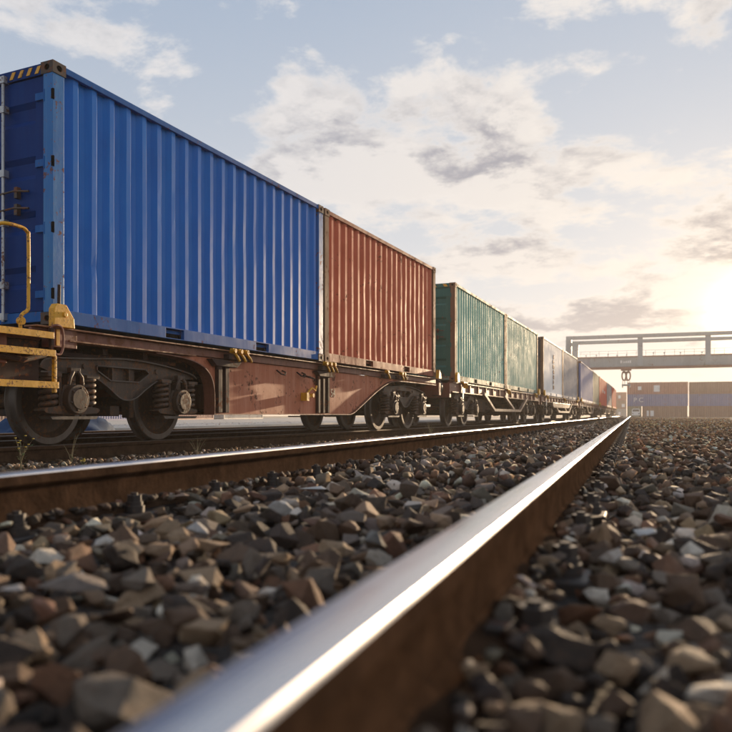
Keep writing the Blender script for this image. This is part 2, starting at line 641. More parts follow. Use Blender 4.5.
# the side line of the train, world X against Y (a gentle bend towards the near track)
TY = np.array([-12., 0., 6.19, 12.2, 18.28, 20.43, 27.2, 34.6, 43.3, 52., 65.6, 74., 89., 118., 150., 172.])
TX = np.array([-6.85, -5.80, -5.28, -4.78, -4.37, -4.27, -4.00, -3.72, -3.40, -3.13, -2.87, -2.72, -2.42, -2.06, -2.0, -2.0])


def side_x(y):
    i = int(np.clip(np.searchsorted(TY, y) - 1, 0, len(TY) - 2))
    t = (y - TY[i]) / (TY[i + 1] - TY[i])
    def tan(k):
        a, b = max(k - 1, 0), min(k + 1, len(TY) - 1)
        return (TX[b] - TX[a]) / (TY[b] - TY[a])
    h = TY[i + 1] - TY[i]
    h00, h10 = 2 * t**3 - 3 * t**2 + 1, t**3 - 2 * t**2 + t
    h01, h11 = -2 * t**3 + 3 * t**2, t**3 - t**2
    return h00 * TX[i] + h10 * h * tan(i) + h01 * TX[i + 1] + h11 * h * tan(i + 1)


TZ = .03                       # rail top of the train's track
TR_BASE = TZ - RAIL_H
ysamp = [-12 + 2.0 * k for k in range(93)]
near_r = [(side_x(y) - 1.22 + .7535, y) for y in ysamp]
far_r = [(side_x(y) - 1.22 - .7535, y) for y in ysamp]
tag(sweep_rail('rail', near_r, TR_BASE, M['rail_dull']), 'dull brown rail under the near wheels of the container train', 'rail')
tag(sweep_rail('rail', far_r, TR_BASE, M['rail_dull']), 'dark rail under the far wheels of the container train', 'rail')
ys3 = [-12 + 4 * k for k in range(46)]
tag(sweep_rail('rail', [(side_x(y) - 5.2 + .75, y) for y in ys3], TR_BASE - .02, M['rail_dull']),
    'nearer rail of the empty track behind the train, seen under the wagons', 'rail')
tag(sweep_rail('rail', [(side_x(y) - 5.2 - .75, y) for y in ys3], TR_BASE - .02, M['rail_dull']),
    'farther rail of the empty track behind the train, seen under the wagons', 'rail')

# ------------------------------------------------------------------ sleepers and fastenings
SLEEP0, SLEEP_D = 1.20, .572


def make_sleeper():
    root = empty('sleeper', (0, 0, 0))
    MB().box(-2.33, .36, -.125, .125, -.22, -.055).build('timber', M['wood'], root, bevel=.012)
    for xr in (RX, LX):
        MB().box(xr - .15, xr + .15, -.08, .08, -.055, -.001).build('base_plate', M['fast'], root, bevel=.006)
        for s in (-1, 1):
            mb = MB()
            xb = xr + s * .098
            mb.cyl((xb, 0, .012), 'z', .036, .024, 14)
            mb.cyl((xb, 0, .030), 'z', .030, .016, 14)
            mb.cyl((xb, 0, .049), 'z', .027, .024, 6)
            mb.cyl((xb, 0, .064), 'z', .012, .010, 10)
            mb.box(min(xb, xb - s * .07), max(xb, xb - s * .07), -.03, .03, .016, .027)
            mb.build('bolt', M['fast'], root, smooth=35)
    return root


sl = make_sleeper()
sleepers = [sl]
for k in range(1, 88):
    sleepers.append(copy_tree(sl))
for k, o in enumerate(sleepers):
    o.location = (0, SLEEP0 + SLEEP_D * (k - 1), 0)
    tag(o, 'dark timber sleeper with iron bolts, nearly buried in the ballast under the near track', 'sleeper', 'sleepers of the near track')


# sleepers of the train track
def make_sleeper_low():
    o = MB().box(-1.3, 1.3, -.125, .125, -.17, -.006).build('sleeper', M['wood'], bevel=.012)
    return o


sl2 = make_sleeper_low()
for k in range(70):
    o = sl2 if k == 0 else sl2.copy()
    if k:
        col.objects.link(o)
    y = 3.2 + .62 * k
    o.location = (side_x(y) - 1.22, y, TR_BASE)
    o.rotation_euler = (0, 0, -math.atan((side_x(y + .5) - side_x(y - .5)) / 1.0))
    tag(o, 'dark timber sleeper under the rails the container train stands on', 'sleeper', 'sleepers under the train')

# ------------------------------------------------------------------ stones
def rock_mesh(seed, npts, bevel=0.0, sub=False, flat=1.0):
    r = random.Random(seed)
    bm = bmesh.new()
    sx, sy, sz = r.uniform(.8, 1.25), r.uniform(.65, 1.0), r.uniform(.5, .85) * flat
    for _ in range(npts):
        while True:
            q = Vector((r.uniform(-1, 1), r.uniform(-1, 1), r.uniform(-1, 1)))
            if .2 < q.length <= 1:
                break
        q = q.normalized() * r.uniform(.82, 1.0)
        bm.verts.new((q.x * sx, q.y * sy, q.z * sz))
    res = bmesh.ops.convex_hull(bm, input=bm.verts)
    junk = [g for g in res.get('geom_interior', []) + res.get('geom_unused', []) if isinstance(g, bmesh.types.BMVert)]
    if junk:
        bmesh.ops.delete(bm, geom=list(set(junk)), context='VERTS')
    bmesh.ops.dissolve_limit(bm, angle_limit=R(14), verts=bm.verts, edges=bm.edges)
    if bevel:
        bmesh.ops.bevel(bm, geom=list(bm.edges), offset=bevel, segments=2, profile=.6, affect='EDGES', clamp_overlap=True)
    bmesh.ops.triangulate(bm, faces=bm.faces)
    if sub:
        bmesh.ops.subdivide_edges(bm, edges=list(bm.edges), cuts=sub, use_grid_fill=True)
        o3 = Vector((seed * 1.7, seed * .9, seed * .3))
        for v in bm.verts:
            n1_ = mnoise.fractal(v.co * 1.7 + o3, .9, 2.1, 5)
            v.co *= 1 + (.10 if sub > 1 else .06) * n1_
    bmesh.ops.recalc_face_normals(bm, faces=bm.faces)
    me = bpy.data.meshes.new('ballast_stone')
    bm.to_mesh(me)
    bm.free()
    return me


def arrays(me):
    v = np.empty(len(me.vertices) * 3)
    me.vertices.foreach_get('co', v)
    me.calc_loop_triangles()
    t = np.empty(len(me.loop_triangles) * 3, dtype=np.int32)
    me.loop_triangles.foreach_get('vertices', t)
    return v.reshape(-1, 3), t.reshape(-1, 3)


def merge_rocks(name, inst, protos, smooth=False):
    """inst: list of (x, y, z, size, rx, ry, rz, tint) -> one mesh"""
    V, T, C = [], [], []
    off = 0
    pr = [arrays(p_) for p_ in protos]
    for i, (x, y, z, s, ax, ay, az, tint) in enumerate(inst):
        v, t = pr[(i * 7 + int(az * 100)) % len(pr)]
        ca, sa = math.cos(ax), math.sin(ax)
        cb, sb = math.cos(ay), math.sin(ay)
        cc, s_ = math.cos(az), math.sin(az)
        Rx = np.array([[1, 0, 0], [0, ca, -sa], [0, sa, ca]])
        Ry = np.array([[cb, 0, sb], [0, 1, 0], [-sb, 0, cb]])
        Rz = np.array([[cc, -s_, 0], [s_, cc, 0], [0, 0, 1]])
        m_ = Rz @ Ry @ Rx * s
        V.append(v @ m_.T + np.array([x, y, z]))
        T.append(t + off)
        C.append(np.tile(np.array([*tint, 1.0]), (len(v), 1)))
        off += len(v)
    V = np.concatenate(V)
    T = np.concatenate(T)
    C = np.concatenate(C)
    me = bpy.data.meshes.new(name)
    me.vertices.add(len(V))
    me.vertices.foreach_set('co', V.ravel().astype(np.float32))
    me.loops.add(T.size)
    me.loops.foreach_set('vertex_index', T.ravel().astype(np.int32))
    me.polygons.add(len(T))
    me.polygons.foreach_set('loop_start', np.arange(0, T.size, 3, dtype=np.int32))
    if hasattr(me.polygons[0], 'loop_total'):
        try:
            me.polygons.foreach_set('loop_total', np.full(len(T), 3, dtype=np.int32))
        except Exception:
            pass
    me.update(calc_edges=True)
    at = me.color_attributes.new('stone_tint', 'FLOAT_COLOR', 'POINT')
    at.data.foreach_set('color', C.ravel().astype(np.float32))
    if smooth:
        me.shade_smooth()
        try:
            me.set_sharp_from_angle(angle=R(38))
        except Exception:
            pass
    me.materials.append(M['stone'])
    o = bpy.data.objects.new(name, me)
    col.objects.link(o)
    return o


names = list(STONE_TINTS)
wts = [TINT_W[k] for k in names]


def pick_tint():
    k = rng.choices(names, wts)[0]
    c = STONE_TINTS[k]
    j = rng.uniform(.55, 1.45)
    return k, tuple(max(.01, x * j * rng.uniform(.94, 1.06)) for x in c)


def cam_depth(x, y):
    return -x * math.sin(YAW) + y * math.cos(YAW)


def in_view(x, y, pad=.7):
    d = cam_depth(x, y)
    if d < .35:
        return False
    px = 325 + FPX * (x * math.cos(YAW) + y * math.sin(YAW)) / d
    m_ = pad * FPX / d + 130
    return -m_ < px < 732 + m_


def bed_z(x):
    xs = [q[0] for q in prof]
    zs = [q[1] for q in prof]
    return float(np.interp(x, xs, zs))


def clear_rail(x, y, r):
    """distance rule: keep stones out of the rails and off the rail heads"""
    for c in (RX, LX):
        if abs(x - c) < .050 + r * .9:
            return False
    if x < -3.0:
        s_ = side_x(y) - 1.22
        for c in (s_ + .7535, s_ - .7535):
            if abs(x - c) < .085 + r * .7:
                return False
    return True


def near_bolt(x, y, r):
    k = round((y - SLEEP0) / SLEEP_D)
    yb = SLEEP0 + SLEEP_D * k
    for c in (RX, LX):
        for s in (-1, 1):
            if math.hypot(x - (c + s * .098), y - yb) < .030 + r * .7:
                return True
    return False


def lump(x, y):
    return .016 * math.sin(3.1 * x + 1.7 * y) * math.sin(2.3 * y - 1.1 * x + .6) + .012 * math.sin(7.3 * y + 4.1 * x)


def field(x0, x1, y0, y1, cell, smin, smax, zoff=0.0, keep=1.0, tilt=1.0, lift=.5, warm=None):
    out = []
    ny, nx = int((y1 - y0) / cell), int((x1 - x0) / cell)
    for j in range(ny):
        for i in range(nx):
            if rng.random() > keep:
                continue
            x = x0 + (i + rng.uniform(0, 1)) * cell
            y = y0 + (j + rng.uniform(0, 1)) * cell
            if not in_view(x, y):
                continue
            s = smin + (smax - smin) * rng.random() ** 1.5
            if not clear_rail(x, y, s):
                s *= .5
                if not clear_rail(x, y, s):
                    continue
            if near_bolt(x, y, s):
                continue
            z = bed_z(x) + zoff + lump(x, y) + rng.uniform(-.012, .014) + s * lift * rng.uniform(.3, 1)
            k, tint = pick_tint()
            if warm:  # tint boost per field; right-hand fields get painted sunlight from it
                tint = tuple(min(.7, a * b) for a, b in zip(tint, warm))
            out.append((x, y, z, s, rng.uniform(-.5, .5) * tilt, rng.uniform(-.5, .5) * tilt, rng.uniform(0, 6.28), tint, k))
    return out


# distinctive stones: (px-free world place) x, y, z, half size, flatness, tint, label
SPECIAL = []
NEAR = []      # candidates for stones built one by one
inst = field(-1.68, -.28, .25, 7.5, .046, .020, .044, 0, 1.0)
inst += field(-1.66, -.31, .25, 7.5, .085, .034, .062, .020, .8)
inst += field(-.19, 1.4, .5, 7.5, .046, .020, .042, .004, 1.0)
inst += field(-.16, 1.4, .5, 7.5, .085, .032, .058, .020, .8)
# small stones heaped against the rail feet
for c_ in (RX, LX):
    for s_ in (-1, 1):
        y = .4
        while y < 9:
            y += rng.uniform(.010, .028)
            x = c_ + s_ * rng.uniform(.046, .115)
            q = rng.uniform(.013, .027)
            if in_view(x, y) and not near_bolt(x, y, q):
                k, tint = pick_tint()
                inst.append((x, y, .022 + q * .55 + rng.uniform(-.004, .008), q, rng.uniform(-.5, .5), rng.uniform(-.5, .5), rng.uniform(0, 6.28), tint, k))
inst.sort(key=lambda q: -(q[3] / max(.4, cam_depth(q[0], q[1]))))

special = [
    # x, y, z, half size, (sx, sy, sz), rot z, tint, label
    (-.94, 1.16, .014, .092, (1.0, .62, .34), .5, (.17, .135, .11), 'largest flat grey-brown slab of stone lying in the near ballast at lower left'),
    (-1.19, 1.55, .022, .040, (1.0, .75, .7), .2, (.50, .46, .40), 'pale cream stone just behind the big flat slab at lower left'),
    (-1.19, 2.90, .030, .085, (1.0, .42, .42), -.45, (.46, .44, .41), 'long whitish block of stone lying midway between the two near rails'),
    (-1.02, 2.22, .030, .052, (1.0, .85, .8), 1.0, (.44, .42, .39), 'rounded pale grey stone in front of the long whitish block'),
    (-1.045, 1.77, .026, .042, (1.0, .8, .75), .4, (.42, .39, .36), 'rounded pale grey stone left of centre, behind an angular tan one'),
    (-.955, 1.56, .024, .036, (.9, .8, .95), .8, (.30, .19, .12), 'angular tan stone standing in front of a rounded pale one'),
    (-.975, 1.04, .030, .026, (1.0, .8, .9), .1, (.50, .42, .36), 'small pinkish white stone at the left edge beside the big flat slab'),
    (-.86, .975, .020, .036, (1.0, .85, .8), .3, (.22, .11, .07), 'reddish brown wedge of stone at the bottom left corner'),
    (-.555, 1.74, .028, .050, (1.0, .7, .85), .9, (.17, .155, .135), 'domed grey-olive stone close to the left side of the nearest rail'),
    (.02, 2.13, .030, .038, (1.0, .9, .40), .2, (.55, .53, .50), 'flat whitish stone lying right of the nearest rail'),
    (-1.50, 2.42, .035, .042, (.75, .6, 1.0), .6, (.24, .16, .11), 'upright tan stone leaning near the foot of the second rail'),
    (.0, 1.27, .022, .048, (1.0, .9, .7), 1.2, (.16, .10, .07), 'large dull brown stone at the lower right of the nearest rail'),
]
hull_hi = [rock_mesh(100 + i, 10 + i % 6, .02 + .012 * (i % 3), 3) for i in range(12)]
hull_nr = [rock_mesh(150 + i, 10 + i % 6, .02 + .012 * (i % 3), 1) for i in range(10)]
hull_md = [rock_mesh(200 + i, 9 + i % 5, .0, False) for i in range(10)]
hull_lo = [rock_mesh(300 + i, 8, .0, False) for i in range(8)]
for me in hull_hi:
    me.shade_smooth()
    me.set_sharp_from_angle(angle=R(50))
    me.materials.append(SM['brown'])

for i, (x, y, z, s, sc3, rz, tint, lab) in enumerate(special):
    z += .022
    o = bpy.data.objects.new('ballast_stone', hull_hi[(i * 3) % 12])
    col.objects.link(o)
    o.location = (x, y, z)
    o.scale = tuple(s * k for k in sc3)
    o.rotation_euler = (.08, -.06, rz)
    mt = stone_mat('stone_special', tuple(min(.8, c_ * 1.35) for c_ in tint), .3)
    o.material_slots[0].link = 'OBJECT'
    o.material_slots[0].material = mt
    tag(o, lab, 'stone')


def hits_special(q):
    for x, y, z, s, sc3, rz, tint, lab in special:
        if math.hypot(q[0] - x, q[1] - y) < s * .75 + q[3] * .6:
            return True
    return False


inst = [q for q in inst if not hits_special(q)]


def in_frame(q):
    d = cam_depth(q[0], q[1])
    if d < .80:
        return False
    px = 325 + FPX * (q[0] * math.cos(YAW) + q[1] * math.sin(YAW)) / d
    return -15 < px < 747


solo = [q for q in inst if in_frame(q)][:270]
chosen = set(id(q) for q in solo)
rest = [q for q in inst if id(q) not in chosen]
for i, (x, y, z, s, ax, ay, az, tint, kind) in enumerate(solo):
    o = bpy.data.objects.new('ballast_stone', hull_hi[i % 12])
    col.objects.link(o)
    o.location = (x, y, z)
    o.scale = (s * rng.uniform(.9, 1.15), s * rng.uniform(.85, 1.1), s * rng.uniform(.75, 1.1))
    o.rotation_euler = (ax, ay, az)
    o.material_slots[0].link = 'OBJECT'
    o.material_slots[0].material = SM[kind]
    side = 'between the two near rails' if x < RX else 'right of the nearest rail'
    tag(o, kind + ' angular ballast stone in the near foreground ' + side, 'stone', kind + ' foreground stones ' + side)

near_i = [q[:8] for q in rest if cam_depth(q[0], q[1]) < 3.6]
mid_i = [q[:8] for q in rest if cam_depth(q[0], q[1]) >= 3.6]
mid_i += [q[:8] for q in field(-1.68, -.29, 7.5, 26, .066, .022, .058, .01, .9)]
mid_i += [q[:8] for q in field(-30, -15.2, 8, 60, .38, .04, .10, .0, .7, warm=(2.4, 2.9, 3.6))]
mid_i += [q[:8] for q in field(-.14, 3.2, 7.5, 22, .085, .022, .056, .0, .8, warm=(1.45, 1.3, 1.12))]  # sun warmth painted into these stone tints
mid_i += [q[:8] for q in field(1.4, 2.2, 5, 7.5, .07, .022, .056, .0, .8)]
mid_i += [q[:8] for q in field(-3.6, -1.84, 2, 20, .062, .018, .046, .0, .85)]
mid_i += [q[:8] for q in field(-7.6, -3.6, 3, 20, .078, .020, .048, .0, .8)]
far_i = [q[:8] for q in field(-1.64, -.33, 26, 95, .12, .028, .058, .0, .8)]
far_i += [q[:8] for q in field(-.14, 8, 22, 62, .17, .030, .070, .0, .75, warm=(1.9, 1.6, 1.2))]  # golden sunlight put into the tints of the far right fields
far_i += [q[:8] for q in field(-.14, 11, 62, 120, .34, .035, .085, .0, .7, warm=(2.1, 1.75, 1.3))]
far_i += [q[:8] for q in field(-4.2, -1.84, 20, 70, .13, .028, .058, .0, .75)]
far_i += [q[:8] for q in field(-13.5, -7.6, 6, 30, .17, .028, .060, .0, .6)]
tag(merge_rocks('ballast_near', near_i, hull_nr, True), 'small angular stones filling the gaps of the near ballast', 'ballast', kind='stuff')
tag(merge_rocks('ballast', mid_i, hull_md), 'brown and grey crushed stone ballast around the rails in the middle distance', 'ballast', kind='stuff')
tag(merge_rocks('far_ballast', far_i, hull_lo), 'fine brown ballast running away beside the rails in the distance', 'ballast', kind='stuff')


# ------------------------------------------------------------------ containers
CH, CW = 2.59, 2.44


def corrugated(mb, L0, L1, z0, z1, y_out, depth=.045, pitch=.278, sgn=1):
    """trapezoid sheet standing along x; y_out is the outer face, +depth goes inwards"""
    n = max(3, round((L1 - L0) / pitch))
    p_ = (L1 - L0) / n
    a, sl_ = p_ * .27, p_ * .235
    pts = [(L0, y_out + sgn * depth * .15)]
    x = L0 + p_ * .02
    for i in range(n):
        b = L0 + i * p_
        pts += [(b + .01 * p_, y_out + sgn * depth), (b + .01 * p_ + a, y_out + sgn * depth),
                (b + .01 * p_ + a + sl_, y_out), (b + .01 * p_ + 2 * a + sl_ - .005, y_out),
                ]
        pts.append((b + p_ * .995, y_out + sgn * depth))
    pts.append((L1, y_out + sgn * depth * .9))
    clean = [pts[0]]
    for q in pts[1:]:
        if q[0] > clean[-1][0] + .001:
            clean.append(q)
    m_ = len(clean)
    rd = random.Random(int(L1 * 1000) + int(z1 * 100) + (3 if sgn > 0 else 8))
    dents = [(rd.uniform(L0 + .4, L1 - .4), rd.uniform(z0 + .2, z1 - .3), rd.uniform(.10, .35), rd.uniform(.003, .013)) for _ in range(9)]
    NZ = 14
    vs = []
    for r in range(NZ + 1):
        zz = z0 + (z1 - z0) * r / NZ
        edge = min(1.0, min(r, NZ - r) / 1.5)
        for x_, y_ in clean:
            d_ = .0014 * math.sin(2.1 * x_ + 1.3 * zz) + .0010 * math.sin(5.3 * x_ - 2.9 * zz + 1)
            for a_, b_, w_, h_ in dents:
                d_ += h_ * math.exp(-((x_ - a_) ** 2 + (zz - b_) ** 2) / (w_ * w_))
            vs.append((x_, y_ + sgn * d_ * edge, zz))
    fs = [(r * m_ + i, r * m_ + i + 1, (r + 1) * m_ + i + 1, (r + 1) * m_ + i) for r in range(NZ) for i in range(m_ - 1)]
    mb.add(vs, fs)
    return mb


def casting(mb, x0, x1, y0, y1, z0, z1):
    cx, cy, cz = (x0 + x1) / 2, (y0 + y1) / 2, (z0 + z1) / 2
    hx, hy, hz = (x1 - x0) / 2, (y1 - y0) / 2, (z1 - z0) / 2
    for s in (-1, 1):
        mb.holed((cx, cy + s * hy, cz), (hx, 0, 0), (0, 0, hz), (0, s, 0), .038, .030, .025)
        mb.holed((cx + s * hx, cy, cz), (0, hy, 0), (0, 0, hz), (s, 0, 0), .034, .030, .025)
        mb.holed((cx, cy, cz + s * hz), (hx, 0, 0), (0, hy, 0), (0, 0, s), .060, .032, .025)


def container(L, mats, x, y, z, rz, label, group=None, height=CH, hero=False, plain_side=False, doors=True,
              name='shipping_container', pockets=True, detail=2):
    """mats: side, post, rail, door/end, casting"""
    root = empty(name, (x, y, z), rz)
    tag(root, label, 'container', group)
    H = height
    ms, mp_, mr, md, mc = mats
    # side panels and roof
    dep = .045 if not plain_side else .012
    pit = .278 if not plain_side else .22
    for yy, sg in ((.028, 1), (CW - .028, -1)):
        corrugated(MB(), .165, L - .165, .155, H - .06, yy, dep, pit, sg).build('side_panel', ms, root, fix=False)
    MB().box(.05, L - .05, .05, CW - .05, H - .035, H - .02).build('roof', ms, root)
    MB().box(.10, L - .10, .08, CW - .08, .09, .13).build('underframe', mr, root)
    # rails
    for yy0, yy1, s in ((.0, .05, 1), (CW - .05, CW, -1)):
        mb = MB()
        cuts = [.178]
        if pockets:
            a = L / 2 - 1.22
            b = L / 2 + .86
            segs = [(.178, a), (a + .36, b), (b + .36, L - .178)]
        else:
            segs = [(.178, L - .178)]
        o_ = .012 if s > 0 else -.012
        for q0, q1 in segs:
            mb.box(q0, q1, yy0 + o_, yy1 + o_, .018, .155)
        if pockets:
            for q in (a, b):
                mb.box(q, q + .36, yy0 + o_, yy1 + o_, .140, .155)
                mb.box(q, q + .36, yy0 + o_, yy1 + o_, .018, .028)
                mb.cur = 1
                mb.box(q - .004, q + .364, yy0 + .10 * s, yy1 + .10 * s, .03, .138)
                mb.cur = 0
        # lower lip
        mb.box(.178, L - .178, yy0 + (.05 if s > 0 else -.05) + o_, yy1 + (.05 if s > 0 else -.05) + o_, .018, .026)
        mb.build('bottom_side_rail', [mr, M['hole']], root, bevel=.004 if hero else 0)
        MB().box(.178, L - .178, yy0 + .002, yy1 - .002, H - .075, H - .012).build('top_side_rail', mr if not hero else M['blue_rail'], root, bevel=.004 if hero else 0)
    # posts
    for xx in (0, 1):
        for yy in (0, 1):
            mb = MB()
            x0 = 0.004 if xx == 0 else L - .16
            y0 = 0.006 if yy == 0 else CW - .13
            mb.box(x0, x0 + .156, y0, y0 + .124, .118, H - .118)
            if hero and xx == 0:
                mb.cur = 1
                yb = 0.006 if yy == 0 else CW - .13 + .124 + .001
                for zz in (.30, .95, 1.60, 2.26):
                    mb.box(x0 - .001, x0 + .022, -.001 if yy == 0 else yb - .02, .03 if yy == 0 else yb, zz - .055, zz + .055)
            mb.build('corner_post', [mp_, M['hole']], root, bevel=.006 if hero else 0)
            for zz in (0, H - .118):
                mb = MB()
                xa = 0 if xx == 0 else L - .178
                ya = -.002 if yy == 0 else CW - .160
                if detail >= 1:
                    casting(mb, xa, xa + .178, ya, ya + .162, zz, zz + .118)
                else:
                    mb.box(xa, xa + .178, ya, ya + .162, zz, zz + .118)
                mb.build('corner_casting', [mc, M['hole']], root)
    # front and back ends
    MB().box(L - .04, L - .015, .13, CW - .13, .118, H - .118).build('end_wall', md, root)
    mb = MB()
    mb.box(.01, .09, .162, CW - .162, H - .115, H - .008)
    mb.build('door_header', md, root)
    if hero:
        for s0 in (0, 1):
            mb = MB()
            for k in range(4):
                y0 = .20 + k * .115 if s0 == 0 else CW - .20 - k * .115 - .045
                mb.prism([(y0, H - .098), (y0 + .045, H - .098), (y0 + .005, H - .028), (y0 - .04, H - .028)], .003, .012, 'x')
            mb.build('hazard_stripes', M['yellow'], root)
    MB().box(.01, .09, .162, CW - .162, .03, .13).build('door_sill', mr, root)
    if doors:
        for d in (0, 1):
            y0, y1 = (.134, 1.215) if d == 0 else (1.225, CW - .134)
            mb = MB()
            z0, z1 = .14, H - .125
            # frame with horizontal pressed grooves
            x_o, x_i = .030, .062
            zs = [(z0, x_o)]
            grooves = 4
            gap = (z1 - z0) / (grooves + .25)
            for g in range(grooves):
                c = z0 + gap * (g + .62)
                zs += [(c - .11, x_o), (c - .06, x_i), (c + .06, x_i), (c + .115, x_o)]
            zs.append((z1, x_o))
            ya, yb = y0 + .12, y1 - .07
            vs, fs = [], []
            for zz, xx in zs:
                vs += [(xx, ya, zz), (xx, yb, zz)]
            for k in range(len(zs) - 1):
                fs.append((2 * k, 2 * k + 1, 2 * k + 3, 2 * k + 2))
            mb.add(vs, fs)
            for q0, q1 in ((y0, ya), (yb, y1)):
                mb.box(q0, q1, x_o - .002, .08, z0, z1) if False else mb.box(x_o - .002, .08, q0, q1, z0, z1)
            mb.box(.075, .08, ya, yb, z0, z1)
            dr = mb.build('door', md, root, fix=False)
            # gasket
            MB().box(.02, .05, y0 - .012 if d == 0 else y1, y0 if d == 0 else y1 + .012, z0, z1).build('door_gasket', M['rubber'], dr)
            if detail >= 2:
                rods = (.66, .98) if d == 0 else (CW - .98, CW - .66)
                for q in rods:
                    mb = MB()
                    mb.tube([(-.012, q, .05), (-.012, q, H - .05)], .017, 10)
                    for zz in (.10, .42, 1.05, 1.55, 2.20, H - .09):
                        mb.box(-.035, .03, q - .035, q + .035, zz - .035, zz + .035)
                    mb.build('lock_rod', M['steel_rod'], dr, smooth=40)
                hy0 = .30 if d == 0 else CW - .30 - .40
                for zz in (1.16, 1.33):
                    mb = MB()
                    mb.tube([(-.018, hy0, zz), (-.030, hy0 + .2, zz + .02), (-.018, hy0 + .42, zz + .01)], .011, 8)
                    mb.box(-.03, .02, hy0 + .15, hy0 + .19, zz - .05, zz + .06)
                    mb.build('door_handle', M['casting'], dr, smooth=40)
                for zz in (.30, .95, 1.60, 2.26):
                    mb = MB()
                    yh = .118 if d == 0 else CW - .118
                    sgn = 1 if d == 0 else -1
                    mb.box(.005, .032, min(yh, yh + sgn * .12), max(yh, yh + sgn * .12), zz - .035, zz + .035)
                    mb.tube([(.012, yh, zz - .06), (.012, yh, zz + .06)], .014, 8)
                    mb.build('hinge', M['blue_rail'] if hero else md, dr, smooth=40)
    else:
        MB().box(.015, .04, .13, CW - .13, .118, H - .118).build('end_wall', md, root)
    return root


def place(x0, y0, x1, y1):
    dx, dy = x1 - x0, y1 - y0
    return math.atan2(dy, dx), math.hypot(dx, dy)


ZC = 1.24      # underside of the containers
def pt_on(P0, P1, s):
    d = math.hypot(P1[0] - P0[0], P1[1] - P0[1])
    return P0[0] + (P1[0] - P0[0]) * s / d, P0[1] + (P1[1] - P0[1]) * s / d


W1a, W1b = (-5.285, 6.19), (-4.335, 18.30)
h1, _ = place(*W1a, *W1b)
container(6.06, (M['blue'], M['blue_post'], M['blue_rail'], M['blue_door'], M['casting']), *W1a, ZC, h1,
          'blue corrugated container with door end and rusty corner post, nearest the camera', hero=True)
container(6.02, (M['red'], M['rusty_rail'], M['red_rail'], M['red'], M['rusty_rail']), *pt_on(W1a, W1b, 6.125), ZC, h1,
          'rusty red corrugated container standing directly behind the blue one')

W2a, W2b = (-4.32, 20.43), (-3.74, 34.60)
h2, L2 = place(*W2a, *W2b)
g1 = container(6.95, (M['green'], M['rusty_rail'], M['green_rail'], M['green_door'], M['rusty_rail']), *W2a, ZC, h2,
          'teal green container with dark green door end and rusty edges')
mb = MB()
for k in range(7):
    y0 = .2 + k * .3
    mb.prism([(y0, CH - .095), (y0 + .09, CH - .095), (y0 + .14, CH - .03), (y0 + .05, CH - .03)], .003, .012, 'x')
mb.build('hazard_stripes', M['yellow'], g1)
container(7.05, (M['sage'], M['rusty_rail'], M['green_rail'], M['green_door'], M['rusty_rail']), *pt_on(W2a, W2b, 7.06), ZC, h2,
          'paler sage green container coupled behind the teal green one', plain_side=True, detail=1)

W3a, W3b = (-3.66, 36.0), (-3.12, 51.10)
h3, L3 = place(*W3a, *W3b)
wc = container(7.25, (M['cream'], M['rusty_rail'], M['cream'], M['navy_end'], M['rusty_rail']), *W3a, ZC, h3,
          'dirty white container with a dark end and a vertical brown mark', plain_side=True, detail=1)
# the vertical lettering on the white container: a column of worn, unreadable brown characters
mb = MB()
r_ = random.Random(5)
for k in range(7):
    z0 = .35 + k * .245
    w_ = .10 + .05 * r_.random() + (.10 if k in (4, 5) else 0)
    cx = 3.55
    kind = k % 4
    mb.box(cx - w_, cx - w_ + .08, .0, .024, z0, z0 + .19)
    if kind != 1:
        mb.box(cx + w_ - .07, cx + w_, .0, .024, z0, z0 + .19)
    mb.box(cx - w_ + .08, cx + w_ - .07, .001, .023, z0 + (.14 if kind == 0 else .07), z0 + (.19 if kind == 0 else .12))
    if kind == 2:
        mb.box(cx - w_ + .08, cx + w_ - .07, .001, .023, z0, z0 + .04)
mb.build('vertical_lettering', M['rusty_rail'], wc)
container(7.55, (M['slate'], M['rusty_rail'], M['slate'], M['navy_end'], M['rusty_rail']), *pt_on(W3a, W3b, 7.33), ZC, h3,
          'slate grey container directly behind the dirty white one', plain_side=True, detail=1)
W4a, W4b = (-3.07, 53.30), (-2.72, 74.2)
h4, L4 = place(*W4a, *W4b)
container(12.19, (M['violet'], M['violet'], M['violet'], M['navy_end'], M['rusty_rail']), *W4a, ZC, h4,
          'long violet blue container with a dark end, farther along the train', plain_side=True, detail=0)
container(8.3, (M['khaki'], M['khaki'], M['khaki'], M['khaki'], M['rusty_rail']), *pt_on(W4a, W4b, 12.35), ZC, h4,
          'khaki grey container between the violet blue and the bright red ones', plain_side=True, detail=0)
W5a, W5b = (-2.70, 75.0), (-2.27, 101.2)
h5, L5 = place(*W5a, *W5b)
rc = container(13.3, (M['bright_red'], M['bright_red'], M['bright_red'], M['bright_red'], M['rusty_rail']), *W5a, ZC, h5,
          'bright red container far along the train with two white marks', plain_side=True, detail=0)
MB().box(5.2, 5.9, .0, .020, 1.25, 1.55).build('white_mark', M['white'], rc)
MB().box(8.3, 9.3, .0, .020, 1.25, 1.5).build('white_mark', M['white'], rc)
gc = container(12.3, (M['grey_blue'], M['grey_blue'], M['grey_blue'], M['grey_blue'], M['rusty_rail']), *pt_on(W5a, W5b, 13.6), ZC, h5,
          'mauve grey container between two red ones near the end of the train', plain_side=True, detail=0)
mb = MB()
mb.box(6.4, 7.7, .0, .020, .95, 1.3)
mb.build('white_mark', M['white'], gc)
W6a, W6b = (-2.25, 102.2), (-2.06, 118.0)
h6, L6 = place(*W6a, *W6b)
container(15.4, (M['bright_red'], M['bright_red'], M['bright_red'], M['bright_red'], M['rusty_rail']), *W6a, ZC, h6,
          'red container standing last on the train', plain_side=True, detail=0)

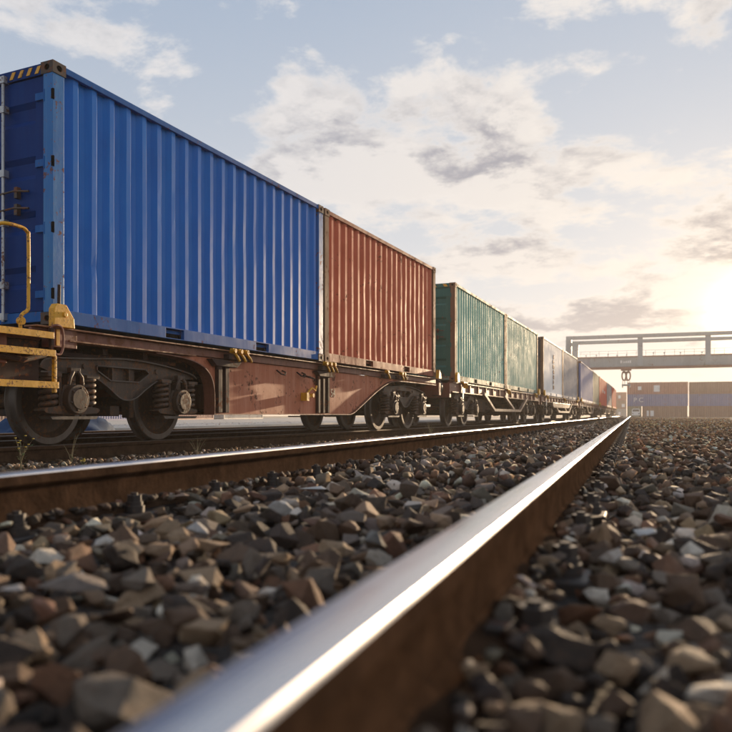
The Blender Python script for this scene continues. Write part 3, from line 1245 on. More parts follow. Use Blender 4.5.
# ------------------------------------------------------------------ bogies
def ribbon(mb, pts, y0, y1, th):
    """a flange of constant thickness following a line in x-z"""
    n = len(pts)
    P = [Vector((a, b)) for a, b in pts]
    off = []
    for i in range(n):
        d = (P[min(i + 1, n - 1)] - P[max(i - 1, 0)]).normalized()
        off.append(P[i] + Vector((-d.y, d.x)) * th)
    poly = [(q.x, q.y) for q in P] + [(q.x, q.y) for q in reversed(off)]
    vs, fs = [], []
    for yy in (y0, y1):
        vs += [(a, yy, b) for a, b in poly]
    m_ = len(poly)
    for i in range(n - 1):
        j = m_ - 1 - i
        fs.append((i, i + 1, j - 1, j))
        fs.append((m_ + i, m_ + j, m_ + j - 1, m_ + i + 1))
    for i in range(m_):
        k = (i + 1) % m_
        fs.append((i, m_ + i, m_ + k, k))
    mb.add(vs, fs)


def smooth_line(pts, n=6):
    out = []
    P = [Vector(q) for q in pts]
    for i in range(len(P) - 1):
        a = P[max(i - 1, 0)]
        b, c = P[i], P[i + 1]
        d = P[min(i + 2, len(P) - 1)]
        for k in range(n):
            t = k / n
            q = .5 * ((2 * b) + (-a + c) * t + (2 * a - 5 * b + 4 * c - d) * t * t + (-a + 3 * b - 3 * c + d) * t**3)
            out.append((q.x, q.y))
    out.append((P[-1].x, P[-1].y))
    return out


def wheel_mesh():
    mb = MB()
    rw = .46
    # flange lies on the inner side (towards +y for the camera-side wheel); profile from hub out
    prof_ = [(-.085, .0), (-.085, .10), (-.06, .13), (-.02, .20), (-.01, .33), (-.055, .375), (-.066, .385), (-.066, rw - .01),
             (-.055, rw), (.03, rw + .003), (.042, rw + .012), (.05, rw + .028), (.062, rw + .026), (.068, rw + .0), (.068, .385), (.02, .36), (.015, .2), (.05, .13), (.07, .10), (.07, 0)]
    mb.cur = 0
    mb.lathe(prof_, (0, 0, 0), 48)
    # colour: tread and rim faces
    nseg = 48
    for i in range(len(prof_) - 1):
        if min(prof_[i][1], prof_[i + 1][1]) > .384:
            for k in range(nseg):
                mb.mi[i * nseg + k] = 1
    return mb


def build_bogie(parent, x, near_only=False):
    b = empty('bogie', (x, 1.22, TZ))
    b.parent = parent
    wm = None
    for dx in (-.90, .90):
        for s in (-1, 1):
            if wm is None:
                o = wheel_mesh().build('wheel', [M['bogie'], M['tread']], b, smooth=30)
                wm = o
            else:
                o = wm.copy()
                col.objects.link(o)
                o.parent = b
            o.location = (dx, s * .75, .46)
            o.rotation_euler = (0, 0, 0 if s < 0 else math.pi)
        MB().cyl((dx, 0, .46), 'y', .085, 2.0, 16).build('axle', M['bogie'], b, smooth=40)
    # side frames
    for s in (-1, 1):
        y0, y1 = (s * 1.02 - .03, s * 1.02 + .03)
        top = smooth_line([(-1.30, .80), (-1.18, .875), (-.6, .905), (0, .935), (.6, .905), (1.18, .83), (1.32, .77)], 4)
        bot = smooth_line([(1.32, .715), (1.05, .73), (.62, .745), (.35, .64), (.14, .515), (0, .49), (-.14, .515), (-.35, .64), (-.62, .745), (-1.05, .755), (-1.30, .75)], 3)
        # window opening: build the web in pieces around it
        win = [(-.47, .84), (.33, .84), (.40, .80), (.22, .70), (-.26, .70), (-.47, .80)]
        mb = MB()
        outer = top + bot
        # strip mesh between the outline and the window by angular matching
        def cast(poly, c, ang):
            d = Vector((math.cos(ang), math.sin(ang)))
            best = None
            for i in range(len(poly)):
                a, e = Vector(poly[i]) - c, Vector(poly[(i + 1) % len(poly)]) - Vector(poly[i])
                den_ = d.x * e.y - d.y * e.x
                if abs(den_) < 1e-9:
                    continue
                t = (a.x * e.y - a.y * e.x) / den_
                u = (a.x * d.y - a.y * d.x) / den_
                if t > 0 and -1e-6 <= u <= 1 + 1e-6 and (best is None or t < best):
                    best = t
            return c + d * (best or .1)
        c0 = Vector((-.04, .77))
        angs = sorted(set([math.atan2(q[1] - c0.y, q[0] - c0.x) for q in outer] + [math.atan2(q[1] - c0.y, q[0] - c0.x) for q in win]))
        O = [cast(outer, c0, a) for a in angs]
        I = [cast(win, c0, a) for a in angs]
        n_ = len(angs)
        vs = [(q.x, y0, q.y) for q in O] + [(q.x, y0, q.y) for q in I] + [(q.x, y1, q.y) for q in O] + [(q.x, y1, q.y) for q in I]
        fs = []
        for i in range(n_):
            j = (i + 1) % n_
            fs += [(i, j, n_ + j, n_ + i), (2 * n_ + i, 3 * n_ + i, 3 * n_ + j, 2 * n_ + j),
                   (i, 2 * n_ + i, 2 * n_ + j, j), (n_ + i, n_ + j, 3 * n_ + j, 3 * n_ + i)]
        mb.add(vs, fs)
        mb.cur = 1
        yo = (y0 - .045, y0 + .09) if s < 0 else (y1 - .09, y1 + .045)
        ribbon(mb, top, yo[0], yo[1], .016)
        ribbon(mb, bot, yo[0] + (0 if s < 0 else .04), yo[1] - (.04 if s < 0 else 0), .014)
        ywf = (y0 - .022, y0 + .002) if s < 0 else (y1 - .002, y1 + .022)
        for i in range(len(win)):
            ribbon(mb, [win[i], win[(i + 1) % len(win)]], ywf[0], ywf[1], .014)
        mb.cur = 0
        # mullions and stiffeners in the window
        for xx in (-.20, .08):
            mb.box(xx - .012, xx + .012, y0 + .004, y1 + (0.02 if s < 0 else -.004), .70, .84)
        # round boss, hole plug, bolts
        mb.cyl((.56, y0 - .006 if s < 0 else y1 + .006, .83), 'y', .032, .02, 12)
        mb.cyl((-.66, y0 - .006 if s < 0 else y1 + .006, .83), 'y', .026, .02, 12)
        mb.build('side_frame', [M['bogie'], M['bogie_edge']], b)
        if near_only and s > 0:
            continue
        for dx in (-.90, .90):
            # axle box with wings that carry the springs
            yc = s * 1.06
            mb = MB()
            poly = [(-.36, .33), (-.40, .36), (-.38, .385), (-.17, .41), (-.15, .56), (-.13, .62), (.13, .62), (.15, .56), (.17, .41), (.38, .385), (.40, .36), (.36, .33), (.10, .315), (-.10, .315)]
            mb.prism([(dx + a, c_) for a, c_ in poly], yc - .07, yc + .07, 'y')
            mb.cyl((dx, yc + s * .10, .475), 'y', .150, .10, 28)
            mb.box(dx - .16, dx + .16, yc - .05, yc + s * .06 + .0 if s > 0 else yc + .05, .40, .60)
            mb.cyl((dx, yc + s * .155, .475), 'y', .105, .03, 28)
            for k in range(6):
                t = 2 * math.pi * k / 6 + .3
                mb.cyl((dx + .115 * math.cos(t), yc + s * .155, .475 + .115 * math.sin(t)), 'y', .013, .025, 6)
            mb.box(dx - .05, dx + .05, yc - .06, yc + .06, .62, .72)
            mb.box(dx - .025, dx + .025, yc + s * .06 - .02, yc + s * .06 + .02, .66, .80)
            mb.build('axle_box', M['bogie'], b, smooth=35, bevel=.006)
            # guides and damper links beside the box
            mb = MB()
            for sx in (-1, 1):
                mb.box(dx + sx * .165 - .018, dx + sx * .165 + .018, yc + s * .01 - .05, yc + s * .01 + .05, .40, .74)
                mb.tube([(dx + sx * .10, yc + s * .10, .62), (dx + sx * .08, yc + s * .11, .70), (dx + sx * .03, yc + s * .10, .76)], .022, 8)
                mb.box(dx + sx * .27 - .095, dx + sx * .27 + .095, yc - .095, yc + .095, .695, .735)
            mb.box(dx - .07, dx + .07, yc + s * .08 - .03, yc + s * .08 + .03, .74, .80)
            mb.build('spring_hanger', M['bogie'], b, smooth=35, bevel=.006)
            # lower tie plate
            mb = MB()
            mb.prism([(dx - .31, .27), (dx - .34, .30), (dx + .34, .30), (dx + .31, .27)], yc + s * .02 - .08, yc + s * .02 + .08, 'y')
            mb.build('tie_plate', M['bogie_edge'], b)
            for sx in (-1, 1):
                mb = MB()
                path = []
                turns, z0, z1 = 5.0, .39, .70
                for k in range(int(turns * 14) + 1):
                    t = 2 * math.pi * k / 14
                    path.append((dx + sx * .27 + .074 * math.cos(t), yc + .074 * math.sin(t), z0 + (z1 - z0) * k / (turns * 14)))
                mb.tube(path, .026, 8)
                mb.cyl((dx + sx * .27, yc, .55), 'z', .036, .28, 10)
                mb.build('spring', M['bogie'], b, smooth=60)
    mb = MB()
    mb.box(-.22, .22, -1.0, 1.0, .62, .86)
    mb.box(-.08, .08, -.9, .9, .30, .42)
    mb.cyl((0, 0, .92), 'z', .28, .14, 20)
    for s in (-1, 1):
        mb.box(-1.28, -1.20, -1.0, 1.0, .74, .82)
        mb.box(1.20, 1.28, -1.0, 1.0, .72, .80)
        for dx in (-.90, .90):
            sx = 1 if dx < 0 else -1
            mb.box(dx + sx * .50 - .04, dx + sx * .50 + .04, s * .75 - .06, s * .75 + .06, .28, .60)
    mb.build('bolster', M['bogie'], b, bevel=.01)
    return b


# ------------------------------------------------------------------ wagon under the blue and the red container
def deep_wagon():
    root = empty('container_wagon', (W1a[0], W1a[1], 0), h1)
    tag(root, 'brown flat wagon with deep side panels and yellow steps carrying the blue container', 'wagon')
    LW = 12.15
    for s in (0, 1):
        def Y(a, b):
            return (a, b) if s == 0 else (2.44 - b, 2.44 - a)
        # top sill: two flanges and a web
        mb = MB()
        mb.box(-.25, LW + .05, *Y(.02, .06), 1.095, 1.185)
        mb.cur = 1
        mb.box(-.25, LW + .05, *Y(-.055, .12), 1.190, 1.205)
        mb.box(.18, 2.35, *Y(-.045, .12), 1.075, 1.092)
        mb.build('side_sill', [M['wagon'], M['flange']], root, bevel=.003)
        # deep web panel
        left = [(2.82, .36), (2.82, .62), (2.77, .80), (2.64, .93), (2.42, 1.01), (2.1, 1.055), (1.6, 1.075)]
        right = smooth_line([(7.15, .36), (7.35, .40), (7.7, .53), (8.5, .83), (9.1, 1.0), (9.5, 1.05), (10.2, 1.06), (LW, 1.06)], 4)
        poly = [(2.82, .36)] + right + [(LW, 1.088), (1.6, 1.088)] + list(reversed(left[1:]))
        mb = MB()
        mb.prism(poly, *Y(.055, .085), axis='y')
        mb.build('side_panel', M['wagon_panel'], root)
        mb = MB()
        line = [(2.80, .36)] + right
        ribbon(mb, [(a, b - .014) for a, b in line], *Y(-.01, .16), .014)
        ll = smooth_line(list(reversed(left)), 3)
        ribbon(mb, ll, *Y(-.01, .16), -.014)
        mb.build('panel_flange', M['wagon'], root)
        # ribs
        for xx in (2.95, 3.12, 5.90, 6.08, 6.26):
            wv = .035 if xx > 5 else .045
            MB().box(xx - wv, xx + wv, *Y(-.005, .054), .374, 1.074).build('rib', M['wagon_dark'], root, bevel=.006)
        for xx in (2.7, 5.75):
            MB().prism([(xx, 1.074), (xx + .75, 1.074), (xx + .62, .985), (xx + .12, .985)], *Y(-.035, .05), axis='y').build('gusset', M['wagon_dark'], root, bevel=.006)
        # folding container spigots
        for xx, n_ in ((3.12, 3), (5.95, 3), (9.55, 2), (8.75, 1)):
            mb = MB()
            for k in range(n_):
                q = xx + k * .16
                yy = -.085 if s == 0 else 2.525
                mb.tube([(q, yy + (.05 if s == 0 else -.05), 1.195), (q + .05, yy, 1.175), (q + .13, yy, 1.12), (q + .17, yy, 1.075)], .020, 8)
                mb.cyl((q + .02, yy, 1.20), 'y', .030, .08, 10)
                mb.box(q - .02, q + .07, yy - .02, yy + .03, 1.205, 1.232)
            mb.build('folding_spigot', M['yellow'], root, smooth=40)
            mb = MB()
            mb.box(xx - .06, xx + .50, *Y(-.07, .02), 1.085, 1.155)
            mb.build('spigot_bracket', M['wagon_dark'], root, bevel=.005)
    # brake lever and number on the panel
    mb = MB()
    mb.cyl((5.60, -.02, .66), 'y', .035, .06, 12)
    mb.box(5.38, 5.62, -.03, -.01, .63, .665)
    mb.box(5.34, 5.42, -.06, .05, .57, .70)
    mb.tube([(5.40, -.04, .70), (5.52, -.06, .78), (5.66, -.05, .74), (5.70, -.05, .82)], .016, 8)
    mb.build('brake_lever', M['yellow'], root, smooth=40)
    for xx in (4.55, 5.2):
        mb = MB()
        mb.tube([(xx, .05, 1.02), (xx + .02, -.02, .96), (xx + .12, -.03, .95), (xx + .16, -.02, .99), (xx + .17, .05, 1.02)], .012, 7)
        mb.build('rope_hook', M['wagon_dark'], root, smooth=40)
    mb = MB()
    mb.tube([(5.42, .05, .98), (5.42, -.05, .95), (5.60, -.06, .93), (5.62, -.05, .84)], .016, 7)
    mb.build('rope_hook', M['wagon_dark'], root, smooth=40)
    text_mesh('wagon_number', '54', .19, .003, M['marking'], root, (6.44, .050, .66))
    # centre sill, cross members; floor, deck and stringers added to block light
    mb = MB()
    mb.box(-.62, LW + .45, .92, 1.52, .80, 1.06)
    for k in range(18):
        xx = .25 + k * .68
        mb.box(xx - .04, xx + .04, .16, 2.28, 1.00, 1.07)
    mb.box(2.9, 7.1, .12, 2.32, .40, .42)
    mb.box(.30, 2.25, .20, 2.24, .955, .995)
    mb.box(-.35, LW + .2, .125, 2.315, 1.076, 1.088)  # added deck plate, closes a bright gap and darkens the underside
    mb.box(-.4, LW + .2, .45, .50, .86, 1.07)  # added stringers, hide the sky showing through
    mb.box(-.4, LW + .2, 1.94, 1.99, .86, 1.07)
    mb.build('underframe', M['wagon_dark'], root)
    # head stocks with buffers and drawhook
    for e in (0, 1):
        x0 = -.70 if e == 0 else LW + .30
        d = -1 if e == 0 else 1
        MB().box(x0, x0 + .16, .02, 2.42, .82, 1.12).build('head_stock', M['wagon'], root, bevel=.008)
        for yy in (.345, 2.095):
            mb = MB()
            xb = x0 if e == 0 else x0 + .16
            mb.tube([(xb, yy, 1.04), (xb + d * .30, yy, 1.04)], .10, 18)
            mb.tube([(xb + d * .28, yy, 1.04), (xb + d * .46, yy, 1.04)], .075, 18)
            mb.lathe([(0, .0), (.0, .22), (.03, .225), (.045, .20), (.045, 0)], (xb + d * .46, yy, 1.04), 24) if False else None
            mb.tube([(xb + d * .44, yy, 1.04), (xb + d * .475, yy, 1.04)], .22, 24)
            mb.build('buffer', M['black'], root, smooth=40)
        mb = MB()
        xb = x0 if e == 0 else x0 + .16
        mb.tube([(xb, 1.22, 1.04), (xb + d * .22, 1.22, 1.04), (xb + d * .30, 1.22, 1.10), (xb + d * .24, 1.22, 1.16)], .032, 10)
        mb.tube([(xb + d * .15, 1.22, 1.0), (xb + d * .28, 1.22, .70), (xb + d * .36, 1.22, .72)], .022, 8)
        mb.build('draw_hook', M['black'], root, smooth=40)
        for yy in (.80, 1.62):
            MB().tube(smooth_line_3([(xb, yy, .92), (xb + d * .14, yy, .90), (xb + d * .24, yy, .66), (xb + d * .36, yy, .50), (xb + d * .46, yy + .03, .62)]), .022, 8).build('brake_hose', M['rubber'], root, smooth=40)
    # near end platform at the left of the picture
    mb = MB()
    mb.box(-.68, -.06, .10, 2.34, 1.07, 1.10)
    mb.box(-.05, .30, -.03, .10, 1.01, 1.20)
    mb.box(-.54, -.06, .00, .08, 1.10, 1.16)
    mb.build('end_platform', M['wagon'], root, bevel=.006)
    # yellow corner stop
    mb = MB()
    mb.prism([(-.065, 1.203), (.215, 1.203), (.205, 1.30), (.12, 1.405), (.10, 1.43), (-.03, 1.43), (-.065, 1.38)], -.085, -.010, 'y')
    mb.cyl((.075, -.09, 1.33), 'y', .028, .02, 12)
    mb.build('corner_stop', M['yellow'], root, bevel=.008)
    MB().box(.012, .055, -.040, -.031, 1.025, 1.185).build('stripe', M['yellow'], root)
    mb = MB()
    mb.prism([(-.065 + 12.18, 1.203), (.16 + 12.18, 1.203), (.12 + 12.18, 1.34), (12.16, 1.42), (-.03 + 12.18, 1.36)], -.085, -.004, 'y')
    mb.build('corner_stop', M['yellow'], root, bevel=.008)
    # brown round grab handle and shunter bar
    mb = MB()
    mb.tube(smooth_line_3([(-.10, -.07, 1.18), (-.07, -.10, 1.21), (.00, -.10, 1.205), (.035, -.10, 1.14), (.035, -.10, 1.02), (.0, -.10, .94), (-.08, -.10, .935), (-.11, -.07, .96)]), .013, 8)
    mb.build('grab_handle', M['wagon'], root, smooth=40)
    MB().tube([(.03, -.05, 1.40), (.03, -.055, 1.62)], .016, 8).build('pin', M['wagon_dark'], root, smooth=40)
    mb = MB()
    mb.tube(smooth_line_3([(-.42, -.02, 1.10), (-.43, -.03, 1.24), (-.40, -.03, 1.29), (-.345, -.03, 1.33), (-.335, -.03, 1.42), (-.335, -.03, 2.00), (-.35, -.03, 2.06), (-.42, -.03, 2.09), (-.62, -.03, 2.085), (-.66, .05, 2.06), (-.66, .3, 2.06), (-.66, .36, 2.0), (-.66, .36, 1.12)]), .0175, 10)
    mb.cyl((-.415, -.02, 1.22), 'y', .036, .05, 12)
    mb.build('handrail', M['yellow'], root, smooth=40)
    # steps: yellow treads on brown hangers
    for zz, xa, xb in ((1.105, -.95, -.10), (.935, -.78, -.08), (.63, -.76, -.04)):
        mb = MB()
        mb.box(xa, xb, -.115, .10, zz, zz + .030)
        mb.box(xa, xb, -.121, -.112, zz - .03, zz + .034)
        mb.build('step', M['yellow'], root, bevel=.003)
    mb = MB()
    mb.box(-.075, -.045, -.10, -.06, .56, .955)
    mb.box(-.79, -.76, -.10, -.06, .60, .96)
    mb.build('step_hanger', M['yellow'], root, bevel=.003)
    mb = MB()
    mb.box(-.105, -.075, -.09, -.05, .93, 1.19)
    mb.box(-.76, -.10, .08, .11, .62, 1.06)
    mb.tube([(-.8, .0, .90), (-.4, -.02, .86), (-.08, .02, .93)], .03, 8)
    mb.build('step_bracket', M['wagon_dark'], root, bevel=.003)
    build_bogie(root, 1.27)
    build_bogie(root, 10.42)
    return root


def text_mesh(name, body, size, extrude, mat, parent, loc):
    fc = bpy.data.curves.new(name, 'FONT')
    fc.body = body
    fc.size = size
    fc.extrude = extrude
    tmp = bpy.data.objects.new(name + '_tmp', fc)
    col.objects.link(tmp)
    me = bpy.data.meshes.new_from_object(tmp)
    bpy.data.objects.remove(tmp)
    bpy.data.curves.remove(fc)
    me.name = name
    me.materials.clear()
    me.materials.append(mat)
    o = bpy.data.objects.new(name, me)
    col.objects.link(o)
    o.parent = parent
    o.location = loc
    o.rotation_euler = (R(90), 0, 0)
    return o


def smooth_line_3(pts, n=5):
    out = []
    P = [Vector(q) for q in pts]
    for i in range(len(P) - 1):
        a = P[max(i - 1, 0)]
        b, c = P[i], P[i + 1]
        d = P[min(i + 2, len(P) - 1)]
        for k in range(n):
            t = k / n
            out.append(.5 * ((2 * b) + (-a + c) * t + (2 * a - 5 * b + 4 * c - d) * t * t + (-a + 3 * b - 3 * c + d) * t**3))
    out.append(P[-1])
    return out


DEEP = deep_wagon()
# the middle bogie shared under the deep panels: wheels seen below the panel edge
# ------------------------------------------------------------------ wagons with an open truss
def truss_wagon(A, B, L, label, bog=(1.6, None), trusses=((3.5, 10.3),), pale_box=None, detail=True, gap=.6):
    h, _ = place(*A, *B)
    root = empty('container_wagon', (A[0], A[1], 0), h)
    tag(root, label, 'wagon')
    for s in (0, 1):
        def Y(a, b):
            return (a, b) if s == 0 else (2.44 - b, 2.44 - a)
        mb = MB()
        mb.box(-.35, L + .3, *Y(.03, .07), .955, 1.180)
        mb.box(-.35, L + .3, *Y(-.03, .12), 1.182, 1.204)
        mb.box(-.35, L + .3, *Y(-.02, .12), .935, .953)
        k = .6
        while k < L:
            mb.box(k, k + .05, *Y(-.01, .029), .956, 1.18)
            k += 1.05
        mb.build('side_sill', M['wagon'], root)
        for a, b in trusses:
            mb = MB()
            w_ = (b - a)
            q = w_ * .20
            lo = .46
            ribbon(mb, [(a, .95), (a + q, lo), (b - q, lo), (b, .95)], *Y(-.045, .045), .085)
            ribbon(mb, [(a + w_ * .42, .95), (a + w_ * .64, lo + .05)], *Y(-.04, .03), .075)
            mb.build('truss', M['truss'], root)
        for xx in ((.6, L * .5 - .2, L - 1.2)):
            mb = MB()
            for kk in range(3 if detail else 1):
                q = xx + kk * .17
                yy = -.07 if s == 0 else 2.51
                mb.tube([(q, yy, 1.20), (q + .06, yy, 1.17), (q + .14, yy, 1.08)], .026, 7)
                mb.box(q - .04, q + .08, yy - .03, yy + .05, 1.205, 1.235)
            mb.build('folding_spigot', M['yellow'], root)
        for xx in (-.07, L - .16):
            mb = MB()
            mb.prism([(xx, 1.206), (xx + .24, 1.206), (xx + .20, 1.40), (xx + .05, 1.46), (xx, 1.40)], *Y(-.085, -.012), axis='y')
            mb.build('corner_stop', M['yellow'], root)
    if pale_box:
        a, b = pale_box
        mb = MB()
        mb.prism([(a, .95), (b, .95), (b - .4, .74), (b - 1.0, .70), (a + .3, .70), (a, .78)], -.05, .35, 'y')
        mb.build('tool_box', M['truss'], root, bevel=.02)
    mb = MB()
    mb.box(-.5, L + .45, .95, 1.49, .78, 1.05)
    k = .4
    while k < L:
        mb.box(k, k + .09, .125, 2.31, .90, 1.02)
        k += .9
    mb.box(L * .3, L * .42, .5, 1.9, .45, .78)
    mb.cyl((L * .55, 1.0, .62), 'x', .20, 1.1, 16)
    mb.tube([(L * .3, .5, .55), (L * .7, .6, .52)], .03, 8)
    mb.build('underframe', M['wagon_dark'], root)
    for e in (0, 1):
        x0 = -.50 if e == 0 else L + .31
        d = -1 if e == 0 else 1
        MB().box(x0, x0 + .14, .02, 2.42, .80, 1.17).build('head_stock', M['wagon'], root)
        xb = x0 if e == 0 else x0 + .14
        for yy in (.345, 2.095):
            mb = MB()
            mb.tube([(xb, yy, 1.04), (xb + d * .20, yy, 1.04)], .10, 14)
            mb.tube([(xb + d * .19, yy, 1.04), (xb + d * .225, yy, 1.04)], .22, 18)
            mb.build('buffer', M['black'], root, smooth=40)
    mb = MB()
    mb.box(.62, .72, -.05, -.03, .78, 1.02)
    mb.build('label_plate', M['white'], root)
    build_bogie(root, bog[0])
    build_bogie(root, bog[1])
    return root


truss_wagon(W2a, W2b, 14.18, 'brown wagon with an open pale truss carrying the two green containers', (1.75, 12.4), ((3.4, 11.2),))
truss_wagon(W3a, W3b, 14.95, 'brown wagon with a pale box and truss carrying the white and slate containers', (1.9, 13.0), ((3.6, 11.4),), pale_box=(2.9, 10.3))
truss_wagon(W4a, W4b, 20.8, 'long brown wagon under the violet blue and khaki containers', (2.2, 18.6), ((5.0, 13.0),), detail=False)
truss_wagon(W5a, W5b, 26.1, 'far brown wagon under the bright red and mauve grey containers', (2.2, 23.9), ((5.0, 12.0), (14, 21)), detail=False)
truss_wagon(W6a, W6b, 15.6, 'last brown wagon of the train under the last red container', (2.0, 13.6), ((4.0, 11.5),), detail=False)

# ------------------------------------------------------------------ gantry crane
def gantry():
    root = empty('gantry_crane', (0, 150, -.2))
    tag(root, 'pale grey gantry crane spanning the tracks in the hazy distance', 'crane')
    # local x = world X, local y = 0 front frame, 10 rear frame
    H = 14.9
    xl, xr = -10.7, 26.0
    for yy, ztop, nm in ((0, H, 'front'), (10, H - .05, 'rear')):
        MB().box(xl - .55, xr + .5, yy - .35, yy + .35, ztop - .62, ztop).build('top_beam', M['crane'], root, bevel=.04)
    for xx in (xl, xr):
        o = .55 if xx < 0 else .55
        mb = MB()
        mb.prism([(xx - .72, 0), (xx + .5, 0), (xx + .42, H - .62), (xx - .58, H - .62)], -.34, .34, 'y')
        mb.build('leg', M['crane'], root, bevel=.04)
        mb = MB()
        mb.prism([(xx + .1, 0), (xx + .75, 0), (xx + 1.05, H - .67), (xx - .25, H - .67)], 9.66, 10.34, 'y')
        mb.build('leg', M['crane'], root, bevel=.04)
        MB().box(xx - .45, xx + .45, .36, 9.65, 8.4, 9.1).build('cross_beam', M['crane'], root, bevel=.04)
        MB().box(xx - .5, xx + .5, -2, 12, .2, 1.2).build('sill_beam', M['crane_dark'], root, bevel=.04)
        for k in (-1.2, .8, 9.2, 11.2):
            MB().cyl((xx, k, .35), 'x', .35, .3, 20).build('wheel', M['black'], root, smooth=40)
    g = MB().box(xl - .0, xr + 3, 4.2, 5.6, 9.35, 11.15).build('main_girder', M['crane_dark'], root, bevel=.03)
    MB().box(xl + 3.4, xr + 3, 4.14, 4.196, 9.45, 11.05).build('girder_web', M['crane'], g)
    MB().box(xl - .2, xr + 3.2, 4.0, 5.8, 11.153, 11.32).build('girder_rail', M['crane_red'], g)
    MB().box(xl - .2, xr + 3.2, 4.0, 5.8, 9.0, 9.347).build('lower_flange', M['crane_red'], g)
    mb = MB()
    mb.box(xl + .2, xr + 3, 4.05, 4.09, 12.30, 12.34)
    mb.box(xl + .2, xr + 3, 4.05, 4.09, 11.85, 11.88)
    k = xl + .2
    while k < xr + 3:
        mb.box(k, k + .05, 4.05, 4.09, 11.32, 12.34)
        k += 1.6
    mb.build('walkway_railing', M['crane'], g)
    mb = MB()
    for yy in (-.42, -.40):
        for xx in (xl - .2, xl + .2):
            mb.box(xx, xx + .05, yy - .03, yy, .5, 14.2)
    k = .8
    while k < 14:
        mb.box(xl - .2, xl + .2, -.44, -.42, k, k + .04)
        k += .35
    mb.build('ladder', M['crane_dark'], root)
    # fixtures on top of the girder
    r_ = random.Random(3)
    for xx in (-8, -6.2, -4.1, -2.6, -.9, 3.6, 5.4, 8.1, 11.5):
        mb = MB()
        h_ = r_.uniform(.25, .7)
        mb.tube([(xx, 4.3, 11.32), (xx + r_.uniform(-.1, .3), 4.3, 11.32 + h_)], .05, 6)
        mb.box(xx - .12, xx + .12, 4.2, 4.4, 11.32 + h_ * .6, 11.32 + h_ * .6 + .14)
        mb.build('lamp', M['crane_dark'], g)
    for xx in (1.35, 12.2, 20.0):
        MB().box(xx - .42, xx + .42, -.2, .2, 9.2, H - .62).build('post', M['crane'], root, bevel=.03)
        MB().box(xx - .3, xx + .3, .2, 4.1, 9.4, 9.9).build('strut', M['crane'], root, bevel=.03)
    for xx, t_, sz in ((-2.35, 'KUNZ', .95), (1.0, 'I', .7)):
        pass
    # small white lettering on the girder web, too far off to read: worn block characters
    mb = MB()
    for i, (a, b, w_) in enumerate(((-2.0, .52, .30), (-1.55, .40, .16), (-1.28, .40, .16), (-1.0, .42, .20), (-.70, .44, .22), (-.40, .50, .24), (1.0, .58, .22))):
        mb.box(a, a + w_, 4.10, 4.135, 10.05, 10.05 + b)
    mb.build('white_lettering', M['white'], g)
    # trolley, ropes, twin hook block and light spreader
    t = MB()
    t.box(-1.9, -.1, 3.9, 5.9, 8.72, 8.99)
    t.build('trolley', M['crane_red'], root, bevel=.03)
    for sx in (-1, 1):
        mb = MB()
        pts = []
        for k in range(17):
            a = math.pi * 2 * k / 16
            pts.append((-1.0 + sx * .38 + .34 * math.cos(a), 4.9, 7.75 + .82 * math.sin(a)))
        mb.tube(pts, .13, 8)
        mb.build('hook_cheek', M['crane_red'], root, smooth=50)
    mb = MB()
    mb.box(-1.65, -.35, 4.6, 5.2, 8.25, 8.55)
    mb.box(-1.55, -.45, 4.6, 5.2, 6.86, 7.05)
    mb.build('hook_block', M['crane_red'], root, bevel=.03)
    mb = MB()
    for xx in (-1.6, -1.25, -.75, -.4):
        mb.tube([(xx, 4.9, 6.86), (xx, 4.9, 6.2)], .05, 6)
    mb.box(-1.75, -.25, 3.0, 6.8, 5.95, 6.15)
    mb.box(-1.72, -1.55, 3.0, 6.8, 5.6, 5.95)
    mb.box(-.45, -.28, 3.0, 6.8, 5.6, 5.95)
    mb.build('spreader', M['crane'], root)
    mb = MB()
    mb.box(1.2, 1.5, 3.4, 4.1, 7.7, 9.0)
    return root


gantry()

# ------------------------------------------------------------------ container stacks
def yard_box(x, y, z, L, mat, label, group=None, end_on=False, marks=None, rz=0.0):
    root = empty('stacked_container', (x, y, z), rz)
    tag(root, label, 'container', group)
    H = 2.59
    Wd = 2.44
    for yy, sg in ((.03, 1), (Wd - .03, -1)):
        corrugated(MB(), .12, L - .12, .14, H - .08, yy, .05, .42, sg).build('side_panel', mat, root, fix=False)
    for xx in (.03, L - .05):
        MB().box(xx, xx + .02, .12, Wd - .12, .12, H - .12).build('end_wall', mat, root)
    mb = MB()
    mb.box(.05, L - .05, .05, Wd - .05, H - .05, H - .02)
    mb.box(.05, L - .05, .05, Wd - .05, .08, .12)
    mb.build('roof', mat, root)
    mb = MB()
    for xx in (0, L - .16):
        for yy in (0, Wd - .16):
            mb.box(xx, xx + .16, yy, yy + .16, 0, H)
    for yy in (0, Wd - .09):
        mb.box(.16, L - .16, yy, yy + .09, 0, .14)
        mb.box(.16, L - .16, yy, yy + .09, H - .09, H - .01)
    mb.build('frame', mat, root)
    if marks:
        for (a, b, c_, d) in marks:
            MB().box(a, b, -.012, .045, c_, d).build('white_mark', M['white'], root)
    return root


